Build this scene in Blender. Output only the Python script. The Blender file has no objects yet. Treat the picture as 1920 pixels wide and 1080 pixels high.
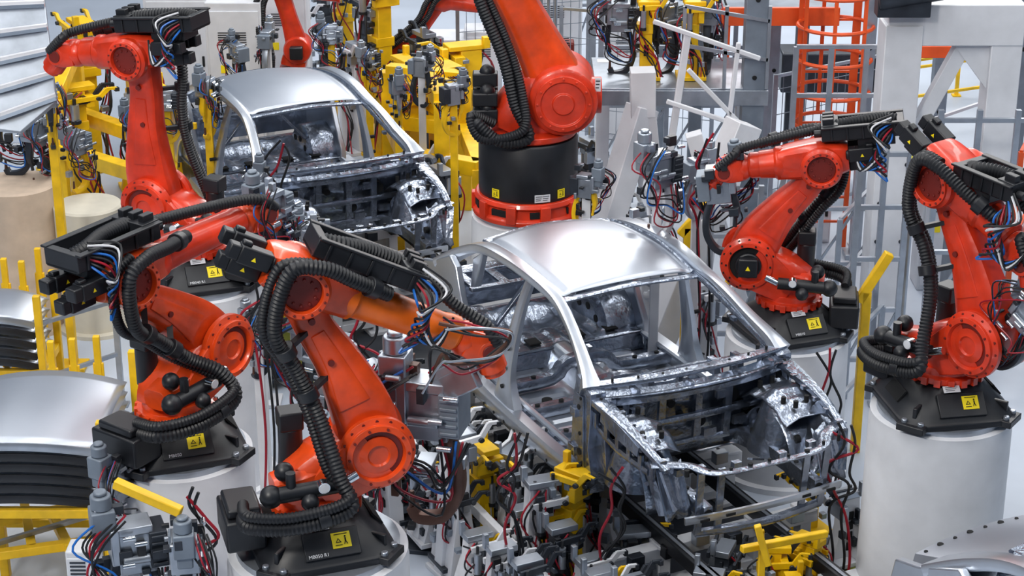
import bpy, math, random, bmesh
from mathutils import Vector as V, Matrix as MX
random.seed(4)
SC=bpy.context.scene; C=SC.collection
F,TH,H=3600.0,math.radians(22),7.7
cT,sT=math.cos(TH),math.sin(TH); R=math.radians
def ray(px,py):
    u,v=(px-960)/F,(540-py)/F
    return V((u,v*sT+cT,v*cT-sT))
def pY(px,py,Y):
    d=ray(px,py); return V((0,0,H))+d*(Y/d.y)
def pZ(px,py,Z):
    d=ray(px,py); return V((0,0,H))+d*((Z-H)/d.z)
def proj(p):
    z=p.y*cT-(p.z-H)*sT; y=p.y*sT+(p.z-H)*cT
    return 960+F*p.x/z,540-F*y/z
def T(x,y=0,z=0): return MX.Translation(V((x,y,z)) if not isinstance(x,V) else x)
def RX(a): return MX.Rotation(a,4,'X')
def RY(a): return MX.Rotation(a,4,'Y')
def RZ(a): return MX.Rotation(a,4,'Z')
# ---------- materials
def lin(c): return tuple(((x/255)/12.92 if x/255<.04045 else ((x/255+.055)/1.055)**2.4) for x in c)+(1,)
def mat(n,c,ro=.5,me=0,var=.12,sc=6,bump=0,bs=30,coat=0,em=0):
    m=bpy.data.materials.new(n); m.use_nodes=True; nt=m.node_tree; b=nt.nodes['Principled BSDF']
    tc=nt.nodes.new('ShaderNodeTexCoord'); no=nt.nodes.new('ShaderNodeTexNoise'); no.inputs['Scale'].default_value=sc; no.inputs['Detail'].default_value=5
    nt.links.new(tc.outputs['Object'],no.inputs['Vector'])
    r=nt.nodes.new('ShaderNodeValToRGB'); c0=lin(c); r.color_ramp.elements[0].position=.3; r.color_ramp.elements[1].position=.7
    r.color_ramp.elements[0].color=tuple(x*(1-var) for x in c0[:3])+(1,); r.color_ramp.elements[1].color=tuple(min(1,x*(1+var)) for x in c0[:3])+(1,)
    nt.links.new(no.outputs['Fac'],r.inputs['Fac']); nt.links.new(r.outputs['Color'],b.inputs['Base Color'])
    b.inputs['Roughness'].default_value=ro; b.inputs['Metallic'].default_value=me; b.inputs['Coat Weight'].default_value=coat
    if bump:
        n2=nt.nodes.new('ShaderNodeTexNoise'); n2.inputs['Scale'].default_value=bs; nt.links.new(tc.outputs['Object'],n2.inputs['Vector'])
        bu=nt.nodes.new('ShaderNodeBump'); bu.inputs['Strength'].default_value=bump; bu.inputs['Distance'].default_value=.02
        nt.links.new(n2.outputs['Fac'],bu.inputs['Height']); nt.links.new(bu.outputs['Normal'],b.inputs['Normal'])
    if em: b.inputs['Emission Color'].default_value=c0; b.inputs['Emission Strength'].default_value=em
    return m
RED=mat('robot_red',(208,54,24),.33,0,.3,5,.12,14,.2); ORG=mat('robot_orange',(222,72,20),.32,0,.3,5,.12,14,.2)
BRT=mat('bright_orange',(246,108,18),.38,0,.25,4); DRD=mat('dark_red',(112,26,16),.5)
BLK=mat('black_paint',(24,26,31),.42,0,.3); HOS=mat('black_hose',(20,22,27),.5,0,.3); DRK=mat('dark_hole',(10,12,15),.8)
WHT=mat('white_paint',(212,214,219),.5,0,.1,3); CRM=mat('cream_paint',(206,200,184),.6,0,.1,3); FLR=mat('floor_paint',(182,191,204),.45,0,.15,.6)
YEL=mat('yellow_paint',(236,188,8),.45,0,.2,5); SIG=mat('sign_yellow',(250,225,20),.5,0,.02)
STL=mat('sheet_steel',(196,202,211),.29,.9,.08,3,.08,5); STI=mat('stamped_steel_shaded',(148,156,170),.27,.92,.3,7,.5,14)  # second steel is darker: interior shade of the car put into its colour
ROOF=mat('roof_steel',(188,194,204),.37,.9,.04,2); GRY=mat('grey_paint',(120,130,142),.5,.3,.15); LGR=mat('light_grey_metal',(165,172,182),.33,.75,.15)
DGR=mat('dark_grey_metal',(54,59,67),.42,.5,.3); COP=mat('brown_copper',(92,64,54),.45,.5,.25); CHR=mat('chrome',(215,220,226),.15,1,.05)
BLU=mat('blue_cable',(24,100,185),.4,0,.1); REC=mat('red_cable',(150,20,40),.4,0,.1); CON=mat('cage_orange',(226,84,28),.45); GRN=mat('oily_plate',(120,124,52),.4,.3,.4,4)
TAN=mat('tan_drum',(196,176,156),.6); SHADE=mat('line_shade',(52,56,64),.6,.1,.3,2)  # the last material carries the shade under the line in its colour
# ---------- mesh builder
def cr(P,k=6):
    P=[V(p) for p in P]
    if len(P)<3 or k<2: return P
    o=[]
    for i in range(len(P)-1):
        a,b,c,d=P[max(i-1,0)],P[i],P[i+1],P[min(i+2,len(P)-1)]
        for j in range(k):
            t=j/k; o.append(.5*((2*b)+(c-a)*t+(2*a-5*b+4*c-d)*t*t+(3*b-a-3*c+d)*t**3))
    return o+[P[-1]]
def basis(d,up=V((0,0,1))):
    d=d.normalized()
    if abs(d.dot(up))>.98: up=V((1,0,0))
    s=d.cross(up).normalized(); return s,s.cross(d).normalized()
class MB:
    def __init__(s,M=None): s.v=[];s.f=[];s.mi=[];s.M=M or MX();s.k=0
    def add(s,vs,fs):
        b=len(s.v); s.v+=[s.M@V(v) for v in vs]; s.f+=[[b+i for i in f] for f in fs]; s.mi+=[s.k]*len(fs); return s
    def rings(s,rs,caps=True,close=False):
        n=len(rs[0]); vs=[p for r in rs for p in r]; fs=[]; m=len(rs)
        for i in range(m if close else m-1):
            for j in range(n):
                a,b=i*n+j,i*n+(j+1)%n; c,d=((i+1)%m)*n+(j+1)%n,((i+1)%m)*n+j; fs.append((a,b,c,d))
        if caps and not close: fs+=[tuple(range(n))[::-1],tuple((m-1)*n+i for i in range(n))]
        return s.add(vs,fs)
    def box(s,c,d,Q=None):
        c=V(c); vs=[]
        for x in(-.5,.5):
            for y in(-.5,.5):
                for z in(-.5,.5):
                    p=V((x*d[0],y*d[1],z*d[2])); vs.append(c+((Q@p) if Q else p))
        return s.add(vs,[(0,1,3,2),(4,6,7,5),(0,4,5,1),(2,3,7,6),(0,2,6,4),(1,5,7,3)])
    def bar(s,a,b,w,h=None,up=V((0,0,1))):
        a,b=V(a),V(b); h=h or w; sd,u=basis(b-a,up)
        q=[sd*x*w/2+u*y*h/2 for x,y in((-1,-1),(1,-1),(1,1),(-1,1))]
        return s.rings([[a+k for k in q],[b+k for k in q]])
    def cyl(s,a,b,r,r2=None,n=20):
        a,b=V(a),V(b); r2=r if r2 is None else r2; sd,u=basis(b-a); cs=[(math.cos(6.2832*i/n),math.sin(6.2832*i/n)) for i in range(n)]
        return s.rings([[a+(sd*x+u*y)*r for x,y in cs],[b+(sd*x+u*y)*r2 for x,y in cs]])
    def lathe(s,a,ax,prof,n=32):
        a=V(a); ax=V(ax).normalized(); sd,u=basis(ax)
        return s.rings([[a+ax*h+(sd*math.cos(6.2832*i/n)+u*math.sin(6.2832*i/n))*max(r,.001) for i in range(n)] for r,h in prof])
    def tube(s,P,r,n=8,k=6,cor=0):
        P=cr(P,k)
        if cor:
            L=[0]
            for i in range(1,len(P)): L.append(L[-1]+(P[i]-P[i-1]).length)
            m=max(4,int(L[-1]/cor)); Q=[]; j=0
            for i in range(m+1):
                t=L[-1]*i/m
                while j<len(L)-2 and L[j+1]<t: j+=1
                Q.append(P[j].lerp(P[j+1],(t-L[j])/max(1e-6,L[j+1]-L[j])))
            P=Q
        rs=[]; u=None
        for i,p in enumerate(P):
            d=(P[min(i+1,len(P)-1)]-P[max(i-1,0)]).normalized()
            if u is None: sd,u=basis(d)
            sd=d.cross(u)
            sd=sd.normalized() if sd.length>1e-4 else basis(d)[0]
            u=sd.cross(d).normalized()
            rr=r*(1 if (not cor or i%2) else .84)
            rs.append([p+(sd*math.cos(6.2832*t/n)+u*math.sin(6.2832*t/n))*rr for t in range(n)])
        return s.rings(rs)
    def sweep(s,P,ws,hs,n=16,pw=4,up=V((0,0,1)),k=5):
        P=[V(p) for p in P]; W=cr([(w,h,0) for w,h in zip(ws,hs)],k); P=cr(P,k); rs=[]
        for i,p in enumerate(P):
            sd,u=basis(P[min(i+1,len(P)-1)]-P[max(i-1,0)],up); w,h=W[i][0],W[i][1]; r=[]
            for t in range(n):
                c,q=math.cos(6.2832*(t+.5)/n),math.sin(6.2832*(t+.5)/n); g=(abs(c)**pw+abs(q)**pw)**(-1/pw)
                r.append(p+sd*c*g*w/2+u*q*g*h/2)
            rs.append(r)
        return s.rings(rs)
    def prism(s,poly,y0,y1):
        return s.rings([[V((x,y0,z)) for x,z in poly],[V((x,y1,z)) for x,z in poly]])
    def sheet(s,f,nu,nv):
        vs=[f(i/nu,j/nv) for i in range(nu+1) for j in range(nv+1)]
        return s.add(vs,[(i*(nv+1)+j,(i+1)*(nv+1)+j,(i+1)*(nv+1)+j+1,i*(nv+1)+j+1) for i in range(nu) for j in range(nv)])
    def sph(s,c,r,n=12): return s.lathe(V(c)-V((0,0,r)),(0,0,1),[(r*math.sin(math.pi*i/8),r-r*math.cos(math.pi*i/8)) for i in range(9)],n)
    def ringtorus(s,c,ax,R_,r,n=24,m=8):
        c=V(c); ax=V(ax).normalized(); sd,u=basis(ax); rs=[]
        for i in range(n):
            d=sd*math.cos(6.2832*i/n)+u*math.sin(6.2832*i/n)
            rs.append([c+d*R_+(d*math.cos(6.2832*j/m)+ax*math.sin(6.2832*j/m))*r for j in range(m)])
        return s.rings(rs,close=True)
    def build(s,name,mats,parent=None,bev=0,sol=0,ang=38):
        mats=mats if isinstance(mats,(list,tuple)) else [mats]
        vs=s.v; loc=V((0,0,0))
        if parent is None:
            loc=V(((min(v.x for v in vs)+max(v.x for v in vs))/2,(min(v.y for v in vs)+max(v.y for v in vs))/2,min(v.z for v in vs))); vs=[v-loc for v in vs]
        me=bpy.data.meshes.new(name); me.from_pydata([tuple(v) for v in vs],[],s.f)
        for m in mats: me.materials.append(m)
        me.polygons.foreach_set('material_index',s.mi); me.polygons.foreach_set('use_smooth',[True]*len(s.f))
        bm=bmesh.new(); bm.from_mesh(me); bmesh.ops.recalc_face_normals(bm,faces=bm.faces); bm.to_mesh(me); bm.free()
        me.set_sharp_from_angle(angle=R(ang)); me.update()
        o=bpy.data.objects.new(name,me); C.objects.link(o); o.location=loc
        if parent: o.parent=parent
        if sol: q=o.modifiers.new('s','SOLIDIFY'); q.thickness=sol; q.offset=0
        if bev: q=o.modifiers.new('b','BEVEL'); q.width=bev; q.segments=2; q.limit_method='ANGLE'; q.angle_limit=R(50)
        return o
def tag(o,label,cat,group=None,kind=None):
    o['label']=label; o['category']=cat
    if group: o['group']=group
    if kind: o['kind']=kind
    return o
def thing(name,label,cat,loc,rz=0,group=None):
    o=bpy.data.objects.new(name,None); C.objects.link(o); o.location=loc; o.rotation_euler=(0,0,rz); o.empty_display_size=.1
    return tag(o,label,cat,group)
def copy_tree(o,parent=None):
    c=o.copy(); C.objects.link(c); c.parent=parent
    for ch in list(o.children): copy_tree(ch,c)
    return c
def text(name,s,M,size,m,parent):
    cu=bpy.data.curves.new(name,'FONT'); cu.body=s; cu.size=size; cu.extrude=.0008; cu.align_x='CENTER'
    t=bpy.data.objects.new('tmp',cu); C.objects.link(t); bpy.context.view_layer.update()
    me=bpy.data.meshes.new_from_object(t.evaluated_get(bpy.context.evaluated_depsgraph_get())); bpy.data.objects.remove(t)
    me.transform(M); me.materials.clear(); me.materials.append(m); o=bpy.data.objects.new(name,me); C.objects.link(o); o.parent=parent; return o
# ---------- camera, light, setting
cd=bpy.data.cameras.new('camera'); cam=bpy.data.objects.new('camera',cd); C.objects.link(cam); cam.location=(0,0,H); cam.rotation_euler=(R(68),0,0); cd.sensor_width=36; cd.lens=F/1920*36; cd.clip_end=200
SC.camera=cam
w=bpy.data.worlds.new('w'); SC.world=w; w.use_nodes=True; nt=w.node_tree; bg=nt.nodes['Background']
tc=nt.nodes.new('ShaderNodeTexCoord'); sp=nt.nodes.new('ShaderNodeSeparateXYZ'); rp=nt.nodes.new('ShaderNodeValToRGB')
nt.links.new(tc.outputs['Generated'],sp.inputs[0]); nt.links.new(sp.outputs['Z'],rp.inputs['Fac']); nt.links.new(rp.outputs['Color'],bg.inputs['Color'])
e=rp.color_ramp.elements; e[0].position=0; e[0].color=(.05,.07,.11,1); e[1].position=1; e[1].color=(.7,.82,1,1); x=e.new(.3); x.color=(.36,.5,.7,1)
bg.inputs['Strength'].default_value=.36
def area(loc,rot,sx,sy,en,col=(1,.98,.95)):
    l=bpy.data.lights.new('added_area_light','AREA'); l.shape='RECTANGLE'; l.size=sx; l.size_y=sy; l.energy=en; l.color=col
    o=bpy.data.objects.new('added_area_light',l); C.objects.link(o); o.location=loc; o.rotation_euler=rot
for x in(-8,-4,0,4,8): area((x,16,10.5),(0,0,0),.5,20,480)  # strip lamps added overhead for contrast and sharper highlights on the metal
area((-6,3,11),(R(48),0,R(-28)),2,1.4,900,(1,.96,.9)); area((4,32,10),(R(-30),0,0),14,2,1600)  # added key lamp and rear lamp, both out of view
try: SC.view_settings.view_transform='Standard'
except Exception: pass
MB().box((0,22,-.05),(44,48,.1)).build('floor',FLR)['kind']='structure'
MB().box((0,46.1,4),(44,.2,8)).build('wall_back',WHT)['kind']='structure'
# ---------- robots
SHZ=.63
def solve(base,sh,el,wr,a0,L2,L3,wp):
    def pts(p):
        a,q,g,l2,l3=p; d=V((math.cos(a),math.sin(a),0)); z=V((0,0,1)); s=base+d*.35+z*SHZ; e=s+(d*math.sin(q)+z*math.cos(q))*l2
        return s,e,e+(d*math.cos(g)+z*math.sin(g))*l3
    def cost(p):
        c=0
        for P,t,w_ in zip(pts(p),(sh,el,wr),(.3,1.5,1)):
            x,y=proj(P); c+=w_*((x-t[0])**2+(y-t[1])**2)
        return c+wp*(p[0]-a0)**2+25000*((p[3]-L2)**2+(p[4]-L3)**2)+300*max(0,abs(p[2])-.35)**2*10
    best=None
    for s0 in range(6):
        rnd=random.Random(s0); b=[a0+rnd.uniform(-.3,.3),rnd.uniform(-.5,.3),rnd.uniform(-.5,.3),L2,L3]; cb=cost(b); st=.4
        for i in range(2500):
            n=[b[j]+rnd.gauss(0,st*(1 if j<3 else .3)) for j in range(5)]
            if abs(n[1])<1.2 and abs(n[2])<1.1:
                c=cost(n)
                if c<cb: b,cb=n,c
            if i%300==299: st*=.55
        if best is None or cb<best[0]: best=(cb,b)
    return best[1]
def pedestal(p,r,label,h=None):
    t=thing('robot_pedestal',label,'pedestal',(p.x,p.y,0),0,'robot pedestals'); h=p.z if h is None else h
    MB().lathe((0,0,0),(0,0,1),[(r*1.12,0),(r*1.12,.05),(r*1.02,.06),(r*1.0,h-.12),(r*.99,h-.1),(r*.99,h-.045),(r*.95,h-.04)],56).build('column',WHT,t)
    MB().lathe((0,0,h-.045),(0,0,1),[(r*.9,0),(r*.9,.045)],48).build('top_plate',LGR,t)
def sticker(r,M,w,h,kind):
    if kind=='y':
        m=MB(M); m.box((0,0,0),(w,h,.004)); m.k=1; z=.004
        m.rings([[V((x,y,z)) for x,y in((-.32*w,-.16*h),(.0*w,-.16*h),(-.16*w,.14*h))],[V((x,y,z)) for x,y in((-.25*w,-.11*h),(-.07*w,-.11*h),(-.16*w,.06*h))]],False); m.box((.22*w,-.02*h,z),(w*.07,h*.28,.002)); m.cyl((.22*w,.2*h,z-.001),(.22*w,.2*h,z+.001),h*.06,n=8)
        m.bar((.14*w,-.3*h,z),(.2*w,-.12*h,z),w*.04,.002); m.bar((.3*w,-.3*h,z),(.24*w,-.12*h,z),w*.04,.002); m.box((0,.38*h,z),(w*.7,h*.04,.002)); m.box((-.16*w,-.32*h,z),(w*.36,h*.04,.002))
        return m.build('warning_sticker',[SIG,DRK],r)
    m=MB(M); m.box((0,0,0),(w,h,.004)); m.k=1
    for i in range(3): m.box((-w*.05*i,h*(.28-.25*i),.003),(w*(.75-.1*i),h*.08,.001))
    return m.build('type_plate',[WHT,DGR],r)
def robot(label,plabel,b,sh,el,wr,a0,L2=1.25,L3=1.25,col=RED,tube=RED,tray=(-.3,.6),txt=None,face=-70,zb=1.85,wp=600,mot=0,tl=0,hs=1,pr=.5):
    base=pZ(b[0],b[1],zb); a1,q2,q3,L2,L3=solve(base,sh,el,wr,R(a0),L2,L3,wp)
    pedestal(base,pr,plabel)
    r=thing('industrial_robot',label,'robot',base,0,'six-axis robots'); n=(-1 if math.cos(a1)>0 else 1)
    R1=RZ(a1); F2=R1@T(.35,0,SHZ)@RY(q2); EL=V((.35+L2*math.sin(q2),0,SHZ+L2*math.cos(q2))); F3=R1@T(EL)@RY(-q3)
    fb=R(face); B0=RZ(fb); m=MB(B0); rs=[]
    for z,hw,pw in((0,.42,7),(.04,.42,7),(.055,.4,6),(.1,.38,5),(.2,.28,2.6),(.24,.25,2)):
        q=[]
        for i in range(40):
            c,s_=math.cos(6.2832*(i+.5)/40),math.sin(6.2832*(i+.5)/40); g=min((abs(c)**pw+abs(s_)**pw)**(-1/pw),1.25)
            q.append(V((c*g*hw,s_*g*hw,z)))
        rs.append(q)
    m.rings(rs)
    for i in range(4):
        m.M=B0@RZ(i*math.pi/2+.785); m.box((.47,0,.02),(.16,.2,.05)); m.box((.4,0,.08),(.16,.03,.14))
    m.k=1
    for i in range(4):
        m.M=B0@RZ(i*math.pi/2+.785)
        for y in(-.06,.06): m.cyl((.5,y,.04),(.5,y,.07),.022,n=8)
    m.build('base_frame',[BLK,LGR],r,.006)
    for i in(1,2,3): MB(B0@RZ(i*math.pi/2)@T(.345,.0,.14)@RY(R(50))).box((0,0,.004),(.1,.24,.014)).build('base_pocket',DRK,r)
    SM=B0@T(.335,.0,.15)@RZ(R(90))@RX(R(48))
    MB(SM).box((0,0,.0),(.34,.17,.03)).build('sign_bracket',BLK,r,.004)
    sticker(r,SM@T(.06,.01,.018),.115,.095,'y'); sticker(r,B0@T(.27,-.06,.235)@RZ(R(90))@RX(R(38))@T(0,0,.02),.12,.05,'w')
    if txt: text('marking',txt,SM@T(-.09,-.075,.02),.03,WHT,r)
    MB(R1).box((-.46,0,.2),(.24,.4,.2)).box((-.46,0,.33),(.2,.3,.06)).build('connection_box',BLK,r,.015)
    m=MB(R1); m.lathe((0,0,.24),(0,0,1),[(.23,0),(.26,.02),(.26,.06),(.225,.07),(.22,.12)],40)
    for i in range(18):
        a=i*.34907; m.box((math.cos(a)*.255,math.sin(a)*.255,.275),(.045,.045,.055),MX.Rotation(a,3,'Z'))
    m.sweep([(-.04,0,.32),(0,0,.42),(.14,0,.54),(.3,0,SHZ-.02)],[.36,.36,.33,.3],[.4,.42,.34,.28],24,5)
    m.sweep([(-.28,n*.1,.46),(-.1,n*.08,.47),(.1,0,.5)],[.18,.24,.24],[.14,.2,.22],16,4)
    for s in(-1,1):
        m.lathe((.35,s*.13,SHZ),(0,s,0),[(.215,0),(.235,.02),(.235,.055),(.2,.075),(.2,.1),(.165,.105),(.155,.085),(.15,.05)],44)
        m.sweep([(0,s*.16,.4),(.18,s*.17,.52),(.35,s*.17,SHZ)],[.08,.08,.08],[.24,.34,.4],16,4)
    m.k=1
    for s in(-1,1):
        m.cyl((.35,s*.16,SHZ),(.35,s*.2,SHZ),.152,n=30)
        for i in range(16): a=i*.3927; m.cyl((.35+math.cos(a)*.215,s*.18,SHZ+math.sin(a)*.215),(.35+math.cos(a)*.215,s*.198,SHZ+math.sin(a)*.215),.011,n=6)
        for i in range(10): a=i*.628; m.cyl((.35+math.cos(a)*.182,s*.22,SHZ+math.sin(a)*.182),(.35+math.cos(a)*.182,s*.242,SHZ+math.sin(a)*.182),.009,n=6)
    if mot<0:
        m.k=0; m.lathe((.35,n*.19,SHZ),(0,n,0),[(.12,0),(.12,.02),(.07,.035),(.06,.02)],24)
    m.build('carousel',[col,DRD if mot<0 else DRK],r,.004)
    if mot>=0:
        m=MB(R1); m.cyl((.35,n*.15,SHZ),(.35,n*.24,SHZ),.11); m.box((.35,n*.26,SHZ),(.16,.08,.16)); m.k=1; m.add([(.33,n*.302,SHZ-.015),(.37,n*.302,SHZ-.015),(.35,n*.302,SHZ+.025)],[(0,1,2)])
        m.build('shoulder_motor',[BLK,SIG],r,.012)
    m=MB(R1); m.cyl((-.12,-n*.12,.46),(-.12,-n*.12,.74),.075); m.box((-.12,-n*.12,.79),(.15,.15,.12)); m.build('rotation_motor',BLK,r,.012)
    m=MB(F2); L=L2
    m.sweep([(0,0,-.12),(0,0,.02),(.03,0,.22*L),(.02,0,.5*L),(-.02,0,.75*L),(-.01,0,L),(0,0,L+.08)],[.24,.26,.24,.2,.19,.21,.2],[.26,.38,.37,.28,.23,.24,.18],24,5.5,V((1,0,0)))
    m.k=1
    for z in(.3,.55,.8): m.cyl((-.02,n*.085,z*L),(-.02,n*.122,z*L),.02,n=12)
    m.k=0; m.sweep([(.0,n*.115,.28*L),(0,n*.1,.5*L),(-.02,n*.095,.72*L)],[.02,.02,.02],[.2,.13,.09],12,5,V((1,0,0)))
    m.build('link_arm',[col,DRD],r)
    m=MB(F3); m.sweep([(-.22,0,.04),(-.15,0,.04),(0,0,.04),(.2,0,.03),(.34,0,.02)],[.28,.32,.33,.3,.25],[.22,.26,.29,.27,.24],24,5)
    for s in(-1,1):
        m.lathe((0,s*.12,0),(0,s,0),[(.155,0),(.17,.03),(.17,.085),(.15,.105),(.15,.125),(.118,.125),(.112,.08)],44)
    m.k=1
    for s in(-1,1):
        m.cyl((0,s*.16,0),(0,s*.21,0),.113,n=28)
        for i in range(16): a=i*.3927; m.cyl((math.cos(a)*.135,s*.235,math.sin(a)*.135),(math.cos(a)*.135,s*.252,math.sin(a)*.135),.009,n=6)
        for i in range(10): a=i*.628; m.cyl((math.cos(a)*.08,s*.2,math.sin(a)*.08),(math.cos(a)*.08,s*.22,math.sin(a)*.08),.01,n=6)
    m.build('elbow_housing',[col,DRD],r,.003)
    m=MB(F3); m.lathe((.3,0,.02),(1,0,0),[(.13,0),(.14,.02),(.14,.06),(.122,.08),(.115,.2),(.1,L3-.62),(.108,L3-.58),(.108,L3-.52),(.092,L3-.5)],32); m.build('forearm_tube',tube,r)
    m=MB(F3); m.lathe((L3-.5,0,.02),(1,0,0),[(.085,0),(.085,.32)],24); m.build('forearm_end',tube,r)
    W=F3@T(L3-.2,0,.01); m=MB(W)
    m.lathe((0,0,0),(1,0,0),[(.09,0),(.11,.03),(.11,.08),(.09,.11)],28)
    for s in(-1,1): m.sweep([(.05,s*.08,0),(.15,s*.09,0),(.25,s*.085,0)],[.05,.06,.05],[.17,.19,.14],16,5)
    m.cyl((.2,-.12,0),(.2,.12,0),.075); m.k=1; m.cyl((.2,-.128,0),(.2,.128,0),.05); m.build('wrist',[col,DRD],r,.004)
    m=MB(W); m.lathe((.2,0,0),(.7,0,-.7),[(.08,0),(.09,.1),(.09,.16),(.07,.17),(.07,.2)],24); m.build('wrist_flange',col,r)
    for y in(-.12,0,.12):
        m=MB(F3); z=.05+(.03 if y else -.08); m.box((-.32,y,z),(.2,.1,.11)); m.cyl((-.2,y,z),(-.26,y,z),.045); m.box((-.45,y,z),(.07,.09,.09)); m.box((-.39,y,z+.065),(.06,.05,.03))
        m.k=1; m.add([(-.345,y+n*.052,z-.015),(-.315,y+n*.052,z-.015),(-.33,y+n*.052,z+.012)],[(0,1,2)]); m.build('wrist_motor',[BLK,SIG],r,.01)
    x0,x1=tray; zc=.215; TF=F3@T((x0+x1)/2,0,zc)@RY(R(tl)); hl=(x1-x0)/2; m=MB(TF); m.box((0,0,0),(x1-x0,.28,.025))
    for s in(-1,1):
        m.box((0,s*.14,.055),(x1-x0,.018,.12)); m.box((0,s*.155,.11),(x1-x0,.05,.016))
        for i in range(5): m.box((-hl+.08+i*(2*hl-.16)/4,s*.152,.05),(.02,.016,.11))
    m.box((hl-.07,0,.06),(.14,.28,.13)); m.box((-hl+.03,0,.05),(.06,.28,.12)); m.box((-.1,0,-.045),(.3,.22,.08))
    for i in range(3): m.box((hl-.06,-.09+i*.09,.145),(.09,.05,.05)); m.cyl((hl,-.09+i*.09,.05),(hl+.06,-.09+i*.09,.05),.03,n=10)
    tr=m.build('hose_tray',BLK,r,.005)
    m=MB(TF); m.tube([(-hl+.06,-.04,.07),(-hl*.5,-.05,.09),(0,0,.1),(hl*.6,.03,.09),(hl-.08,.02,.07)],.055,12,6,.012); m.build('spring_coil',HOS,tr)
    f1=lambda *p:R1@V(p); f2=lambda *p:F2@V(p); f3=lambda *p:F3@V(p); h=n*hs
    P=[f1(-.46,h*.1,.3),f1(-.46,h*.34,.34),f1(-.2,h*.46,.36),f1(.12,h*.44,.42),f1(.08,h*.36,.6),f2(-.22,h*.22,.35*L),f2(-.22,h*.18,.62*L),f2(-.24,h*.22,.88*L),f3(-.14,h*.28,.1),f3(.02,h*.29,.2),f3(.25,h*.24,.18),f3(.5,h*.15,.15)]
    m=MB(); m.tube(P,.047,12,8,.012); m.build('main_hose',HOS,r)
    m=MB(); m.tube([p+V((0,0,.07)) if i<4 else p+(R1.to_3x3()@V((-.05,-h*.09,0))) for i,p in enumerate(P[:-2])],.036,10,8,.011); m.build('second_hose',HOS,r)
    for a,b2 in((P[5],P[6]),(P[6],P[7]),(P[10],P[11]),(P[2],P[3])):
        d=(b2-a).normalized(); c=(a+b2)/2; m=MB(); m.cyl(c-d*.035,c+d*.035,.062,n=16); m.build('hose_clamp',BLK,r,.004)
    for z in(.48,.75): MB().bar(f2(-.08,h*.08,z*L),f2(-.22,h*.18,z*L),.04,.03).build('hose_bracket',BLK,r)
    m=MB(); m.tube([f3(x1-.1,0,zc+.06),f3(x1+.08,0,zc+.05),f3(max(x1+.2,L3*.75),n*.06,.2),f3(L3-.1,n*.12,.16),f3(L3+.05,n*.1,.05)],.04,12,8,.012); m.build('forearm_hose',HOS,r)
    for i,cc in enumerate([BLU,HOS,REC,HOS,BLU,HOS,WHT,HOS]):
        o=(i-3)*.022; m=MB(); x=(x0+.15) if x1<.5 else x1
        m.tube([f3(x-.05,n*.14,zc+.08+o),f3(x+.05+o,n*.22,zc+.02+o),f3(x+.08-o,n*(.23+o),.08+o),f3(x+.02,n*.2,-.02+o*2),f3(x+.14+o,n*.18,-.05),f3(x+.26,n*.14,.06+o)],.008,6,6); m.build('signal_cable',cc,r)
    m=MB(R1); m.cyl((-.3,n*.3,.5),(.1,n*.3,.52),.05); m.sph((-.32,n*.3,.5),.07); m.cyl((-.2,n*.3,.54),(-.2,n*.3,.64),.03); m.sph((-.1,n*.36,.46),.055); m.sph((-.22,n*.2,.6),.06); m.k=1; m.cyl((.1,n*.3,.52),(.2,n*.28,.56),.028); m.cyl((-.02,n*.34,.56),(-.02,n*.4,.56),.035); m.k=2; m.cyl((-.02,n*.4,.56),(-.02,n*.402,.56),.03)
    m.build('counterbalance',[BLK,CHR,WHT],r)
    return dict(W=T(base)@W@T(.3,0,-.1),F3=T(base)@F3,n=n,base=base)
RA=robot('orange robot nearest the camera, arm bent right toward the front car','white drum pedestal under the nearest orange robot',(596,1012),(690,850),(557,527),(905,650),8,1.2,1.3,ORG,BRT,(-.02,.68),'MB050 R1',mot=-1,pr=.56)
RB=robot('red robot at left with arm leaning back and a gauge by its base','white drum pedestal behind the nearest robot, at left',(335,832),(420,662),(228,528),(490,400),40,1.25,1.3,ORG,RED,(-.42,.28),'MB050',mot=-1)
RC=robot('tall red robot beside the rear car, black tray on top pointing right','white drum pedestal in front of the rear car bonnet',(375,520),(290,370),(255,108),(128,100),165,1.3,.8,RED,RED,(-.6,.1),'MB040 R1',wp=8000,mot=-1,hs=-1)
RE=robot('red robot behind the front car bonnet, reaching left with a weld tool','white drum pedestal right behind the front car bonnet',(1476,615),(1425,480),(1535,305),(1365,318),172,1.05,.85,RED,RED,(-.68,-.02),'MB010',zb=1.3,wp=15000,hs=-1,pr=.52)
RF=robot('red robot at right edge with upright arm on tall white drum','tall white drum pedestal at the right edge of the photo',(1765,758),(1808,625),(1790,335),(1925,490),-42,1.12,.88,RED,RED,(.05,.55),None,-80,wp=9000,tl=-25,mot=-1)
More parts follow.
